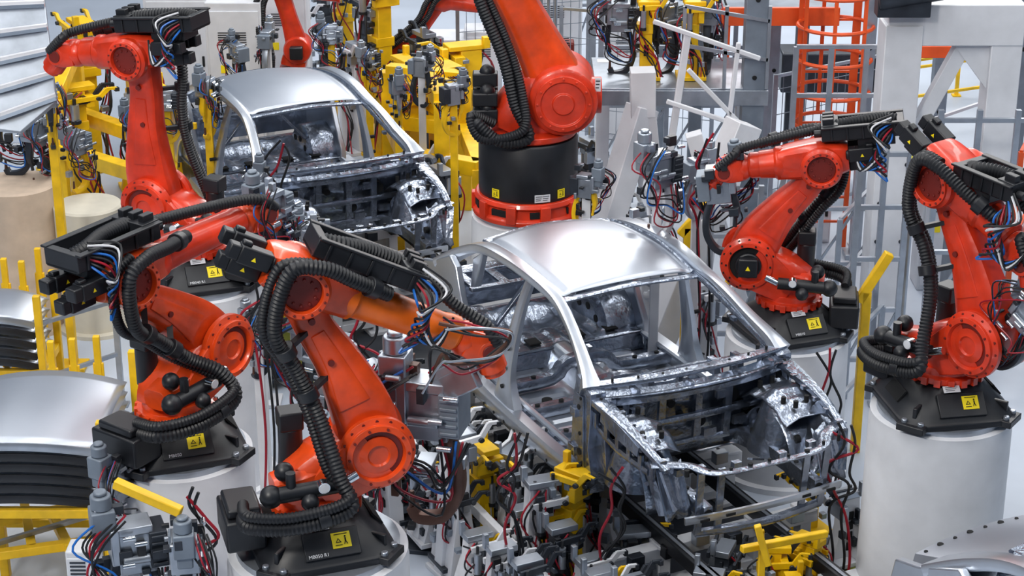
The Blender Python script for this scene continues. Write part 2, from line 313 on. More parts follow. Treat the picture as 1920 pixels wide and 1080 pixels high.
# ---------- heavy robot
def heavy():
    b=pZ(990,392,1.44); pedestal(b,.55,'white drum pedestal under the large robot in the centre back')
    r=thing('industrial_robot','large red robot on wide black drum behind the front car roof','robot',b); r.scale=(1.07,1.07,1.07)
    m=MB(); m.lathe((0,0,0),(0,0,1),[(.5,0),(.5,.04),(.47,.06),(.46,.14),(.49,.16),(.47,.2)],48)
    for i in range(10): a=i*.628; m.box((math.cos(a)*.47,math.sin(a)*.47,.1),(.08,.09,.16),MX.Rotation(a,3,'Z'))
    m.k=1
    for i in range(8): a=i*.785+.2; m.box((math.cos(a)*.46,math.sin(a)*.46,.1),(.03,.16,.06),MX.Rotation(a,3,'Z'))
    m.build('base_flange',[RED,DRK],r,.006)
    MB().lathe((0,0,.2),(0,0,1),[(.44,0),(.445,.02),(.445,.5),(.43,.52)],48).build('drum',BLK,r)
    for a,k in((-130,'y'),(-78,'w'),(-50,'y'),(-70,'w')):
        sticker(r,RZ(R(a))@T(.45,0,.27 if k=='y' else .25)@RZ(R(90))@RX(R(90)),.08,.08 if k=='y' else .07,k)
    m=MB(); m.lathe((0,0,.72),(0,0,1),[(.4,0),(.43,.02),(.43,.07),(.36,.09)],44)
    m.sweep([(-.05,0,.76),(.02,0,.9),(.15,0,1.05),(.3,0,1.15)],[.6,.6,.5,.4],[.66,.66,.6,.5],24,4.5)
    m.lathe((.3,-.36,1.1),(0,1,0),[(.27,0),(.3,.02),(.3,.7),(.27,.72)],40); m.build('carousel',RED,r,.006)
    m=MB(); m.lathe((.3,-.36,1.1),(0,-1,0),[(.25,0),(.25,.04),(.2,.05),(.19,.03),(.1,.03),(.09,.05)],36)
    for i in range(12): a=i*.5236; m.cyl((.3+math.cos(a)*.225,-.4,1.1+math.sin(a)*.225),(.3+math.cos(a)*.225,-.415,1.1+math.sin(a)*.225),.012,n=6)
    m.build('shoulder_cap',RED,r,.004)
    MB().cyl((.5,-.1,1.1),(.64,-.1,1.1),.16).build('shoulder_cap',RED,r,.004); sticker(r,T(.6,-.3,1.25)@RX(R(90)),.05,.12,'w')
    m=MB(); e=V((-.36,0,2.55)); m.sweep([(.3,0,1.0),(.24,0,1.2),(.05,0,1.6),(-.15,0,2.0),e,(-.4,0,2.75)],[.42,.42,.36,.34,.4,.4],[.48,.5,.4,.36,.42,.3],24,5,V((1,0,0))); m.build('link_arm',ORG,r)
    m=MB(); m.lathe((-.36,-.3,2.6),(0,1,0),[(.28,0),(.28,.6)],32); m.sweep([(-.6,0,2.65),(-.3,0,2.65),(.5,0,2.7)],[.4,.45,.3],[.4,.45,.3]); m.build('forearm',RED,r)
    m=MB(); m.tube([(-.35,-.4,.8),(-.45,-.45,.95),(-.25,-.5,.8),(0,-.45,.82),(-.12,-.4,1.1),(-.22,-.36,1.5),(-.42,-.33,2.0),(-.56,-.3,2.5)],.055,12,8,.014); m.build('main_hose',HOS,r)
    m=MB(); m.tube([(-.3,-.3,.9),(-.5,-.4,1.0),(-.4,-.5,.82),(-.05,-.5,.9),(-.06,-.4,1.2),(-.18,-.3,1.6),(-.4,-.25,2.1),(-.55,-.25,2.5)],.045,10,8,.012); m.build('second_hose',HOS,r)
    for y,z in((-.2,1.1),(.0,1.1),(-.1,1.25),(-.2,.95)): m=MB(); m.box((-.38,y,z),(.22,.14,.12)); m.sph((-.36,y,z+.06),.07); m.build('motor',BLK,r,.012)
heavy()
# ---------- weld gun / gripper tool
def tool(M,label,seed,s=1.0,arm=COP,stand=0):
    rn=random.Random(seed); lo=M.to_translation(); r=thing('weld_gun',label,'weld gun',lo); Q=T(-lo)@M@MX.Scale(s,4)
    m=MB(Q); m.box((0,0,0),(.26,.2,.06)); m.box((.02,0,-.18),(.24,.16,.3)); m.box((-.12,0,-.1),(.06,.22,.26)); m.cyl((-.08,-.11,-.2),(.1,-.11,-.2),.03); m.build('mounting_block',LGR,r,.008)
    m=MB(Q); m.box((-.18,0,.06),(.16,.16,.2)); m.cyl((-.18,0,.16),(-.18,0,.26),.07); m.cyl((-.18,0,.26),(-.18,0,.29),.045); m.box((-.18,0,-.08),(.12,.12,.1)); m.build('servo_drive',LGR if seed%2 else GRY,r,.01)
    m=MB(Q); m.box((.16,0,-.15),(.12,.24,.26)); 
    for i in range(5): m.box((.16,-.125,-.25+i*.05),(.1,.02,.02))
    m.build('transformer',GRY if seed%3 else DGR,r,.006)
    m=MB(Q); m.sweep([(.1,0,-.3),(.16,0,-.45),(.18,0,-.65),(.1,0,-.82),(-.05,0,-.86),(-.1,0,-.8)],[.07]*6,[.12,.12,.11,.1,.08,.06],12,6,V((0,1,0))); m.build('lower_arm',arm,r)
    m=MB(Q); m.sweep([(-.1,0,-.2),(-.14,0,-.4),(-.12,0,-.5)],[.07,.07,.05],[.1,.08,.06],12,6,V((0,1,0))); m.cyl((-.12,0,-.48),(-.1,0,-.6),.02); m.build('upper_arm',arm,r); MB(Q).cyl((-.1,0,-.82),(-.1,0,-.7),.02,.012).build('electrode',COP,r)
    for c in(REC,HOS,BLU,REC,HOS,HOS,HOS,HOS):
        o=rn.uniform(-.12,.12); q=rn.uniform(-.1,.1)
        m=MB(Q); m.tube([(-.1+o,-.1+q,.1),(-.28+o,-.16+q,-.05),(-.25-o,-.2,-.3+q),(-.05+o,-.17,-.5+o),(.15,-.14+q,-.6+o),(.2+o,-.1,-.3)],.008,6,6); m.build('hose',c,r)
    for i in range(16): MB(Q).box((rn.uniform(-.25,.25),rn.uniform(-.16,.16),rn.uniform(-.65,.15)),(rn.uniform(.03,.1),.06,rn.uniform(.03,.1))).build('valve_block',rn.choice((DGR,BLK,LGR,DGR,arm,BLK)),r,.004)
    for i in range(7): a=V((rn.uniform(-.2,.2),-.15,rn.uniform(-.5,.1))); MB(Q).cyl(a,a+V((.08,0,0)),.018,n=10).build('fitting',rn.choice((LGR,CHR)),r)
    if stand:
        m=MB(T(-V((0,0,lo.z)))); m.bar((0,.02,0),(0,.02,lo.z-.15),.08); m.box((0,0,.02),(.26,.26,.04)); m.build('stand',WHT if stand==1 else YEL,r,.006)
    return r
g=pY(800,715,10.9); tool(T(g)@RZ(R(-15)),'large grey weld gun hanging from the nearest robot, brown curved arm',1,1.12)
wp=RA['W'].to_translation(); m=MB(); m.bar(wp+V((-.05,0,.05)),g+V((.1,0,.02)),.2,.12); m.bar(wp+V((-.1,-.06,-.04)),g+V((.05,-.06,-.06)),.05,.16); tag(m.build('tool_adapter',LGR,None,.01),'grey metal bracket joining the nearest robot wrist and its weld gun','bracket')
rn=random.Random(3)
for i,(c,d,l) in enumerate(((COP,.0,'brown'),(HOS,.03,'upper black'),(HOS,-.03,'lower black'),(REC,.06,'dark red'),(LGR,-.05,'pale grey'))):
    m=MB(); Yc=9.98+d; j=lambda s:rn.uniform(-s,s); m.tube([pY(828+j(10),605+j(15),Yc),pY(880+j(15),612+j(20),Yc),pY(955+j(12),632+j(10),Yc),pY(928+j(12),664+j(12),Yc),pY(860+j(20),690+j(14),Yc),pY(818+j(12),665+j(18),Yc),pY(800+j(10),720+j(30),Yc)],.007 if i else .012,8,8)
    tag(m.build('cable_loop',c),l+' cable looped around the nearest robot wrist','cable','cables around the nearest wrist')
tool(RE['W']@T(-.05,0,.1),'dark weld gun in front of the wrist of the robot reaching left',2,.85,DGR)
tool(T(pY(1235,290,15.2))@RZ(.6),'slim standing weld gun with red cables left of the white brace',3,.85,WHT,1)
tool(T(pY(1215,420,16.5))@RZ(2.2),'grey clamp tool standing low beside the white inclined leg',33,.8,WHT,1)
tool(RB['W']@T(.0,0,.2),'weld gun between the rear car bonnet and the leaning red robot',4,.75,DGR)
tool(T(pY(245,985,10.6))@RZ(R(20)),'grey weld gun with yellow guard at the bottom left corner',6,.95,DGR,1)
tool(T(pY(345,1010,10.2))@RZ(R(100)),'dark gripper tool at the bottom left beside the nearest robot pedestal',16,.8,DGR,1)
tool(T(pY(215,870,11.2))@RZ(R(60)),'dark cluttered tool beside the sheet stack at lower left',18,.75,BLK,1)
tool(T(pY(385,150,19))@RZ(R(70)),'small yellow and grey tool touching the rear car roof',6,.7,YEL,2)
tool(T(pY(600,620,13.2))@RZ(R(-30)),'weld gun in shadow behind the nearest robot arm',7,1.0,DGR,1)
tool(T(pY(690,690,12.7))@RZ(R(40)),'dark clamp tool just left of the large grey weld gun',17,.9,DGR,1)
tool(T(pY(650,830,12.1))@RZ(R(10)),'dark valve cluster low behind the nearest robot shoulder',18,.9,DGR,1)
tool(RF['W']@T(.1,0,-.1),'weld gun partly cut off at the right edge',8,.7,DGR)
for i,(px,py,Y,st,l) in enumerate(((620,50,21.5,2,'above the rear car roof, left of the yellow machine'),(690,100,21,2,'yellow stand just behind the rear car roof'),(745,150,19.8,2,'high on the yellow machine'),(790,110,20.5,1,'top of the yellow machine, right end'),(850,160,19.3,2,'between yellow machine and centre robot'),(500,60,22,1,'beside the upper left hidden robot'),(445,85,21.5,1,'front of the white control cabinet'),(310,170,18.6,2,'left of the rear car roof'),(250,210,18.8,2,'behind the tall red robot link'),(90,170,17,2,'right of the tilted grey panel'),(1100,330,16.6,1,'right of the large black drum'),(1310,300,15.9,1,'behind the robot reaching left wrist'),(480,330,16.2,1,'in front of the rear car cowl'),(440,450,15,1,'between tall and leaning robots'),(585,420,15.2,1,'before the rear car nose'),(480,590,14.2,1,'behind the leaning robot link'))):
    tool(T(pY(px,py,Y))@RZ(i*.9),'cluttered clamp tool, '+l,200+i,.62,(DGR,YEL,LGR)[i%3],st)
# ---------- car body
CO=V((.94,14.05,.865)); CA=R(-64)
def mk_car(label,loc):
    r=thing('car_body',label,'car body',loc,CA,'bare steel car bodies'); r.scale=(1,1.07,1)
    def rz(x,y): return 1.215+.065*(1-((x+.72)/.72)**2)-.05*(y/.56)**2
    def hw(x): return .555+.03*(1-((x+.75)/.75)**2)
    m=MB()
    def rf(u,v):
        x=-.06-1.36*u; y=(2*v-1)*hw(x); g=-.012 if .06<abs(2*v-1)-.82<.14 else 0
        return (x+.05*(1-(2*v-1)**2)*(1-2*u),y,rz(x,y)+g)
    m.sheet(rf,20,40); m.build('roof_panel',ROOF,r,0,.006,60)
    m=MB()
    for s in(-1,1): m.sweep([(-.06,s*.565,1.17),(-.7,s*.59,1.235),(-1.42,s*.565,1.17)],[.03]*3,[.03]*3,8)
    m.sweep([(-.02,-.56,1.15),(.03,0,1.2),(-.02,.56,1.15)],[.08]*3,[.03]*3,10,6); m.sweep([(-1.44,-.55,1.15),(-1.5,0,1.19),(-1.44,.55,1.15)],[.1]*3,[.04]*3,10,6)
    for x in(-.45,-.95): m.sweep([(x,-.58,1.19),(x,0,1.245),(x,.58,1.19)],[.07]*3,[.02]*3,8)
    m.build('roof_frame',STI,r)
    for s in(-1,1):
        m=MB(); m.sweep([(.88,s*.77,.8),(.78,s*.75,.88),(.55,s*.70,1.0),(.3,s*.66,1.11),(0,s*.625,1.19),(-.4,s*.635,1.235),(-.85,s*.64,1.235),(-1.3,s*.635,1.17),(-1.65,s*.65,1.02),(-1.95,s*.68,.84)],[.16,.11,.085,.08,.085,.095,.11,.13,.18,.24],[.16,.11,.06,.055,.06,.07,.07,.08,.09,.09],20,8)
        m.k=1; m.sweep([(.82,s*.71,.84),(.3,s*.61,1.06),(0,s*.575,1.15),(-.8,s*.59,1.19),(-1.3,s*.58,1.13)],[.03]*5,[.045]*5,8,6)
        for x,z in((.5,1.0),(.2,1.12),(-.3,1.2),(-.8,1.2)): m.box((x,s*.6,z-.03),(.06,.03,.03))
        m.build('side_frame',[STL,STI],r)
        m=MB(); m.sweep([(-1.25,s*.81,.1),(-.4,s*.83,.08),(.5,s*.83,.08),(.84,s*.82,.1)],[.13]*4,[.17]*4,16,7); m.sweep([(-1.2,s*.74,.18),(.7,s*.74,.18)],[.05]*2,[.05]*2,8)
        m.sweep([(-1.2,s*.8,-.03),(.8,s*.8,-.03)],[.012]*2,[.08]*2,8)
        m.k=1
        for i in range(9): m.cyl((-.9+i*.19,s*.893,.05),(-.9+i*.19,s*.898,.05),.014,n=10)
        m.build('sill',[STL,DRK],r)
        m=MB(); m.sweep([(-.4,s*.64,1.2),(-.44,s*.7,.95),(-.47,s*.77,.6),(-.47,s*.8,.35),(-.45,s*.81,.12)],[.1,.12,.17,.22,.42],[.04,.05,.06,.08,.11],16,8,V((0,1,0)))
        m.k=1
        for z in(.3,.45,.62): m.cyl((-.46,s*.86,z),(-.46,s*.8,z),.018,n=10)
        m.build('centre_pillar',[STL,DRK],r)
        m=MB(); m.prism([(.5,.0),(.98,.0),(1.0,.15),(.94,.35),(.97,.6),(.98,.82),(.76,.9),(.7,.7),(.68,.35),(.62,.2),(.5,.14)],s*.7,s*.82); m.prism([(.56,.1),(.9,.06),(.88,.76),(.78,.76),(.76,.3)],s*.82,s*.835); m.box((.74,s*.83,.28),(.1,.05,.08)); m.box((.76,s*.83,.6),(.08,.05,.07)); m.prism([(.92,.1),(1.12,.2),(1.08,.5),(1.0,.75),(.95,.6)],s*.72,s*.76)
        m.k=1
        for x,z,q in((.82,.66,.022),(.84,.45,.016),(.84,.3,.03),(.76,.16,.02),(.88,.22,.015),(.85,.74,.014)): m.cyl((x,s*.835,z),(x,s*.84,z),q,n=12)
        m.build('hinge_pillar',[STI,DRK],r,.01)
        m=MB(); arch=[(-1.62+.36*math.cos(R(a)),.12+.36*math.sin(R(a))) for a in range(0,181,18)]
        m.prism([(-1.12,.0),(-1.14,.3),(-1.3,.52),(-1.42,.74),(-1.5,.95),(-1.62,1.02),(-2.0,.84),(-2.22,.78),(-2.28,.5),(-2.24,.12)]+arch[::-1]+[(-1.24,0)],s*.73,s*.79)
        m.prism([(-1.4,1.05),(-1.2,1.18),(-1.24,1.1),(-1.36,.8),(-1.46,.76)],s*.62,s*.68)
        m.build('quarter_panel',STL,r,.012)
        m=MB(); m.lathe((-1.62,s*.44,.14),(0,s,0),[(.28,0),(.34,.04),(.36,.3)],32); m.k=1
        for a in(40,80,120): m.cyl((-1.62+.25*math.cos(R(a)),s*.438,.14+.2*math.sin(R(a))),(-1.62+.25*math.cos(R(a)),s*.434,.14+.2*math.sin(R(a))),.035,n=12)
        m.build('rear_wheelhouse',[STI,DRK],r)
        m=MB(); m.lathe((1.26,s*.58,.2),(0,0,1),[(.24,0),(.17,.25),(.13,.42),(.122,.43),(.11,.432),(.1,.42),(.085,.435),(.055,.435),(.05,.41)],40)
        m.sheet(lambda u,v:(.95+.62*u,s*(.42+.32*v),.62+.05*math.sin(math.pi*u)-.05*(2*u-1)**2-.16*max(0,.35-v)+(.012 if int(u*7)%2 else 0)),28,12); m.k=1; m.cyl((1.26,s*.58,.61),(1.26,s*.58,.637),.04)
        for i in range(3): a=i*2.09; m.cyl((1.26+math.cos(a)*.07,s*.58+math.sin(a)*.07,.63),(1.26+math.cos(a)*.07,s*.58+math.sin(a)*.07,.645),.012,n=8)
        for x,y in((1.05,.62),(1.45,.66),(1.08,.5),(1.5,.54),(1.0,.7),(1.4,.5)): m.cyl((x,s*y,.64),(x,s*y,.69),.016,n=10)
        m.build('strut_tower',[STI,DRK],r,0,.006)
        m=MB(); m.sweep([(.92,s*.76,.76),(1.15,s*.75,.74),(1.4,s*.745,.71),(1.65,s*.73,.66),(1.88,s*.7,.58)],[.12,.11,.08,.06,.05],[.06,.055,.05,.045,.04],14,8)
        m.sweep([(1.5,s*.72,.64),(1.72,s*.72,.45),(1.82,s*.69,.2)],[.03,.03,.03],[.09,.1,.06],10,6); m.sweep([(1.1,s*.8,.7),(1.35,s*.79,.67),(1.6,s*.77,.62)],[.012]*3,[.1,.12,.08],10,6); m.sweep([(1.0,s*.77,.55),(1.3,s*.76,.5),(1.7,s*.74,.5)],[.03]*3,[.05]*3,10,6)
        for i in range(6): x=1.0+i*.15; m.box((x,s*(.79-.01*i),.62-.02*i),(.05,.02,.12)); m.box((x+.06,s*.7,.775-.03*i),(.04,.05,.03))
        m.k=1
        for i in range(5): x=1.0+i*.17; z=.795-.03*i-.03*max(0,i-2); m.cyl((x,s*.75,z-.03),(x,s*.75,z-.006),.02 if i%2 else .012,n=10)
        m.build('apron_rail',[STI,DRK],r)
        m=MB(); m.sheet(lambda u,v:(.9+u*.9,s*(.72-.24*v-.06*math.sin(u*9)*v*(1-v)*2),.68-.5*v-.1*u+.035*math.sin(u*14)*math.sin(v*9)),30,14); m.sheet(lambda u,v:(1.28+.36*math.cos(math.pi*u),s*(.45+.27*v),.12+.42*math.sin(math.pi*u)),20,4)
        m.sheet(lambda u,v:(1.74+.18*u,s*(.52+.2*v),.58-.36*u-.03*math.sin(v*9)),6,8); m.k=1
        for x,z in((1.05,.42),(1.35,.34),(1.55,.4),(1.7,.32),(1.15,.52)): m.cyl((x,s*.55,z),(x,s*.52,z),.03,n=12)
        m.build('inner_apron',[STI,DRK],r,0,.006)
        m=MB(); m.sweep([(.7,s*.42,.1),(.95,s*.43,.2),(1.4,s*.44,.24),(2.0,s*.44,.24)],[.09,.09,.075,.07],[.13,.14,.13,.11],12,8); m.k=1
        for x in(1.1,1.5,1.6,1.7,1.85): m.cyl((x,s*.44,.29),(x,s*.44,.312),.018,n=10)
        m.cyl((2.0,s*.44,.24),(2.003,s*.44,.24),.03); m.build('frame_rail',[STI,DRK],r)
    def fl(u,v):
        x=.8-2.0*u; y=(2*v-1)*.78; rib=.022 if (int((x+3)/.11)%2 and .24<abs(y)<.62) else 0
        return (x,y,.04+.19*math.exp(-(y/.12)**4)+rib)
    m=MB(); m.sheet(fl,72,50); m.k=1
    for x in(.5,.05,-.5): 
        for y in(-.45,.45): m.cyl((x,y,.04),(x,y,.075),.04)
    m.build('floor_pan',[STL,DRK],r,0,.006)
    def rfl(u,v):
        x=-1.15-1.1*u; y=(2*v-1)*.76; rib=.02 if int(v*14)%2 and .1<u<.9 else 0
        return (x,y,.2+rib-.14*math.exp(-(((u-.65)/.22)**4+((v-.5)/.25)**4)))
    m=MB(); m.sheet(rfl,26,56); m.sheet(lambda u,v:(-1.12-.06*u,(2*v-1)*.74,.05+.16*u),4,12); m.k=1
    for y in(-.5,-.2,.2,.5): m.box((-1.3,y,.225),(.12,.1,.01))
    m.build('rear_floor',[STI,DRK],r,0,.006)
    for x in(.25,-.25,-.75):
        m=MB(); m.sweep([(x,-.78,.12),(x,-.3,.13),(x,-.16,.25),(x,.16,.25),(x,.3,.13),(x,.78,.12)],[.12]*6,[.1]*6,10,7,k=3); m.k=1
        for y in(-.65,-.45,.45,.65): m.cyl((x,y,.17),(x,y,.18),.02,n=10)
        m.build('floor_crossmember',[STI,DRK],r)
    m=MB(); m.sheet(lambda u,v:(.8+.12*u+.04*math.sin(v*14)*u*(1-u)*3,(2*v-1)*.73,.06+.66*u),14,40); m.k=1
    for y,z,q in((-.4,.5,.05),(.35,.55,.06),(.1,.38,.04),(-.15,.58,.03),(-.55,.3,.03),(.55,.3,.035),(.2,.66,.02),(-.3,.66,.02),(-.05,.45,.025),(.48,.42,.03),(-.28,.36,.025)): m.cyl((.86,y,z),(.935,y,z),q)
    m.k=0; m.sweep([(.93,-.6,.45),(.99,0,.47),(.93,.6,.45)],[.04]*3,[.05]*3,10,6); m.sweep([(.92,-.6,.22),(.96,0,.25),(.92,.6,.22)],[.04]*3,[.05]*3,10,6)
    for y in(-.55,-.25,.05,.3,.6): m.bar((.95,y,.25),(.98,y,.7),.05,.03)
    for y,z in((-.45,.6),(-.1,.66),(.15,.3),(.4,.35),(-.35,.28),(.25,.6)): m.box((.97,y,z),(.04,.1,.06))
    m.build('firewall',[STI,DRK],r,0,.006)
    m=MB(); m.sweep([(.88,-.78,.84),(1.0,-.4,.87),(1.03,0,.88),(1.0,.4,.87),(.88,.78,.84)],[.09]*5,[.035]*5,12,8); m.sweep([(1.0,-.72,.75),(1.12,-.35,.77),(1.15,0,.78),(1.12,.35,.77),(1.0,.72,.75)],[.04]*5,[.07]*5,12,8)
    m.sheet(lambda u,v:(.93+.14*u+.12*(1-(2*v-1)**2),(2*v-1)*.7,.81-.06*math.sin(u*3.1)),6,24)
    for y in(-.5,-.1,.3,.6): m.box((1.1-.15*abs(y),y,.8),(.12,.03,.07))
    m.k=1
    for i in range(8): y=-.63+i*.18; x=1.03-.15*(abs(y)/.78)**2; m.cyl((x,y,.85),(x,y,.898),.01,n=8)
    m.build('cowl_panel',[STI,DRK],r)
    m=MB(); m.sweep([(.62,-.7,.68),(.62,0,.7),(.62,.7,.68)],[.05]*3,[.05]*3,10,3); m.box((.62,.1,.45),(.05,.06,.45))
    for y in(-.5,-.2,.35,.55): m.box((.66,y,.68),(.12,.05,.12))
    m.bar((.62,-.35,.66),(.5,-.35,.6),.12,.03); m.build('dash_beam',STI,r)
    m=MB()
    for a in(-.62,-.36,.36,.62): m.box((-1.65,a,.74),(.4,.08,.025))
    for x in(-1.46,-1.85): m.box((x,0,.74),(.07,1.36,.03))
    m.bar((-1.46,-.6,.2),(-1.46,-.15,.74),.05,.03); m.bar((-1.46,.6,.2),(-1.46,.15,.74),.05,.03); m.build('parcel_shelf',STI,r,.006)
    m=MB(); m.box((-2.24,0,.4),(.05,1.46,.3)); m.box((-2.22,0,.6),(.1,1.4,.05)); m.k=1; m.cyl((-2.27,-.4,.45),(-2.268,-.4,.45),.08); m.cyl((-2.27,.4,.45),(-2.268,.4,.45),.08); m.build('rear_panel',[STI,DRK],r,.01)
    m=MB(); m.sweep([(1.76,-.75,.59),(1.9,-.55,.6),(2.04,-.4,.57),(2.06,0,.56),(2.04,.4,.57),(1.9,.55,.6),(1.76,.75,.59)],[.1,.09,.07,.05,.07,.09,.1],[.022]*7,10,8); m.sweep([(1.93,-.5,.06),(2.0,0,.06),(1.93,.5,.06)],[.06]*3,[.05]*3,10,6)
    for y in(-.5,-.34,.34,.5): m.bar((1.99,y,.57),(1.95,y*.98,.06),.05,.02)
    m.bar((1.88,-.6,.59),(1.6,-.7,.35),.03); m.bar((1.88,.6,.59),(1.6,.7,.35),.03); m.bar((1.95,-.1,.57),(1.55,.25,.3),.035,.015)
    for y in(-.6,-.45,-.2,.15,.42,.62): m.box((1.98-.2*abs(y),y,.545),(.05,.06,.05))
    m.bar((1.85,-.72,.58),(1.95,-.66,.3),.06,.02); m.bar((1.85,.72,.58),(1.95,.66,.3),.06,.02)
    m.k=1
    for i in range(9): y=-.6+i*.15; x=2.05-.3*max(0,abs(y)-.3)**1.2; m.cyl((x-.01,y,.56),(x-.01,y,.59+.02*(abs(y)>.45)),.012 if i%3 else .018,n=8)
    m.build('radiator_support',[STI,DRK],r)
    m=MB(); m.sweep([(2.0,-.62,.22),(2.05,-.3,.23),(2.06,0,.23),(2.05,.3,.23),(2.0,.62,.22)],[.03]*5,[.055]*5,10,8); m.k=1
    for i in range(6): y=-.5+i*.2; m.box((2.065,y,.23),(.012,.07,.02))
    m.build('bumper_beam',[STL,DRK],r)
    return r
car1=mk_car('bare steel car body on the line in the middle, foreground',CO)
car2=copy_tree(car1); car2.location=(-2.10,18.92,.865); car2['label']='bare steel car body farther back, beside the tall red robot'
car3=copy_tree(car1); car3.location=(4.12,8.85,.865); car3['label']='bare steel car body cut off at the bottom right corner'
m=MB()
def dk(u,v): x=-1.45-.85*u; y=(2*v-1)*.7; return (x+.08*(2*v-1)**2*u,y,1.12-.36*u**.8+.04*(1-(2*v-1)**2)-.3*max(0,abs(2*v-1)-.92)/.08)
m.sheet(dk,16,40); m.k=1
for i in range(11):
    v=.08+i*.084; p=V(dk(.93,v)); m.cyl(p-V((0,0,.004)),p+V((0,0,.008)),.02 if i%2 else .012,n=10)
m.build('rear_deck',[ROOF,DRK],car3)
def cw(x,y,z=0,o=CO):
    return V((o.x,o.y,0))+RZ(CA).to_3x3()@V((x,y,0))+V((0,0,z))
# ---------- line
MB(T(cw(-2,0,0))@RZ(CA)).box((0,0,.01),(19,2.1,.02)).build('line_shade_sheet',SHADE)['kind']='structure'  # dark sheet painting the shade in the gaps under the line
for y,l in((-.42,'near'),(.42,'far')):
    m=MB(); m.bar(cw(-9,y,.55),cw(7,y,.55),.09,.11); m.k=1; m.bar(cw(-9,y,.61),cw(7,y,.61),.03,.01); tag(m.build('conveyor_rail',[BLK,LGR],None,.005),'long black conveyor rail under the cars, '+l+' one','rail','conveyor rails')
tag(MB().bar(cw(-2.4,-1.4,.42),cw(3.4,-1.4,.42),.06,.09).build('support_rail',WHT,None,.006),'long white square rail in front of the near sill of the front car','rail')
for i,x in enumerate((-7.5,-6,-4.4,-2.2,-1,.2,1.3,2.3,3.3,4.3)):
    p=cw(x,0,0); r=thing('conveyor_support','white cross frame carrying the rails, '+['first','second','third','fourth','fifth','sixth','seventh','eighth','ninth','tenth'][i]+' from the back','support frame',p,CA,'white conveyor frames')
    MB().box((0,0,.44),(.12,1.9,.11)).build('crossbeam',WHT,r,.006); MB().box((0,0,.14),(.1,1.8,.08)).build('crossbeam',WHT,r,.006)
    for y in(-.85,-.42,.42,.85): m=MB(); m.box((0,y,.22),(.1,.1,.44)); m.box((0,y,.04),(.2,.2,.04)); m.box((0,y,.5),(.16,.14,.03)); m.build('leg',WHT,r,.006)
    for k in range(6): MB().box((.09+.02*(k%2),-.7+k*.28,.46+.03*(k%3)),(.08,.12,.1)).build('valve_block',(DGR,BLK,LGR)[k%3],r,.006)
for x,wd,s_,l in((-2.2,10,-1,'near'),(2.9,3.2,1,'far')):
    m=MB(T(cw(x,s_*1.3,.04))@RZ(CA)); m.box((0,0,.0),(wd,.5,.08)); m.k=1
    for i in range(int(wd*4)): m.box((-wd/2+.1+i*.25,s_*.2,.05),(.12,.02,.02))
    tag(m.build('base_plate',[GRN,YEL]),'oily yellow green base plate along the '+l+' side of the line','plate')
def fixture(p,rz,h,st,seed,label,group):
    rn=random.Random(seed); r=thing('clamp_fixture',label,'fixture',p,rz,group); main={'W':WHT,'Y':YEL,'D':DGR}[st]; alt=YEL if (st!='Y' and seed%3==0) else DGR
    m=MB(); m.box((0,0,.02),(.3,.3,.04))
    if st=='W':
        m.prism([(-.14,.04),(.14,.04),(.08,h*.55),(.08,h),(-.08,h),(-.1,h*.5)],-.05,.05); m.prism([(-.12,.04),(-.03,.04),(-.05,h*.6)],-.14,.14); m.k=1
        for z in(.25,.42,.58,.74):
            for s_ in(-.056,.056): m.box((0,s_,h*z),(.05,.012,.07))
    else:
        m.box((0,0,h/2),(.12,.11,h)); m.box((-.02,0,h*.7),(.17,.15,.1)); m.prism([(.06,.04),(.15,.04),(.06,h*.5)],-.02,.02); m.k=1; m.box((0,-.06,h*.4),(.05,.01,.12)); m.box((0,.06,h*.4),(.05,.01,.12))
    m.build('post',[main,DRK],r,.005)
    m=MB(); m.box((.02,0,h+.03),(.22,.12,.05)); m.box((.08,.0,h-.1),(.06,.2,.12)); m.box((-.08,.06,h+.08),(.04,.04,.12)); m.build('bracket',LGR if st!='Y' else YEL,r,.005)
    for i in range(rn.randint(2,3)):
        z=h+rn.uniform(-.12,.04); y=(i-1)*.1; q=rn.uniform(.06,.12); m=MB(); m.bar((-.08,y,z),(.14,y,z+.01),.025,.05); m.bar((.12,y,z-.02),(.2,y,z+q),.022,.04); m.bar((.19,y,z+q),(.26,y,z+q-.01),.022,.028); m.k=1; m.cyl((.13,y-.03,z),(.13,y+.03,z),.02,n=10); m.box((.26,y,z+q-.02),(.03,.035,.04)); m.build('clamp_arm',[alt if i%2 else main,DGR],r,.003)
        m=MB(); m.cyl((-.04,y-.03,z-.2),(-.04,y-.03,z-.02),.028,n=14); m.k=1; m.cyl((-.04,y-.03,z-.22),(-.04,y-.03,z-.19),.033,n=14); m.cyl((-.04,y-.03,z-.02),(-.04,y-.03,z+.04),.012,n=8); m.build('actuator',[LGR,BLK],r)
    for c in(REC,HOS,HOS,HOS,REC)[:5 if h>.6 else 3]:
        a=[rn.uniform(-.1,.1) for _ in range(6)]; m=MB(); m.tube([(-.05+a[0],-.07,h),(-.1+a[1],-.12,h*.8),(-.05+a[2],-.12+a[3]*.3,h*.5),(.03+a[4],-.1,h*.3),(.08+a[5],-.14,.04)],.007,6,5); m.build('hose',c,r)
    for i in range(8): MB().box((rn.uniform(-.12,.12),rn.choice((-.08,.08)),rn.uniform(.2,1)*h),(rn.uniform(.03,.08),.05,rn.uniform(.03,.08))).build('sensor_block',rn.choice((DGR,BLK,LGR,GRY)),r,.004)
    return r
ordn=['first','second','third','fourth','fifth','sixth','seventh','eighth','ninth','tenth','eleventh','twelfth','thirteenth','fourteenth','fifteenth','sixteenth','seventeenth','eighteenth']
names={'W':'white slotted clamp post','Y':'yellow clamp post','D':'dark metal clamp post'}
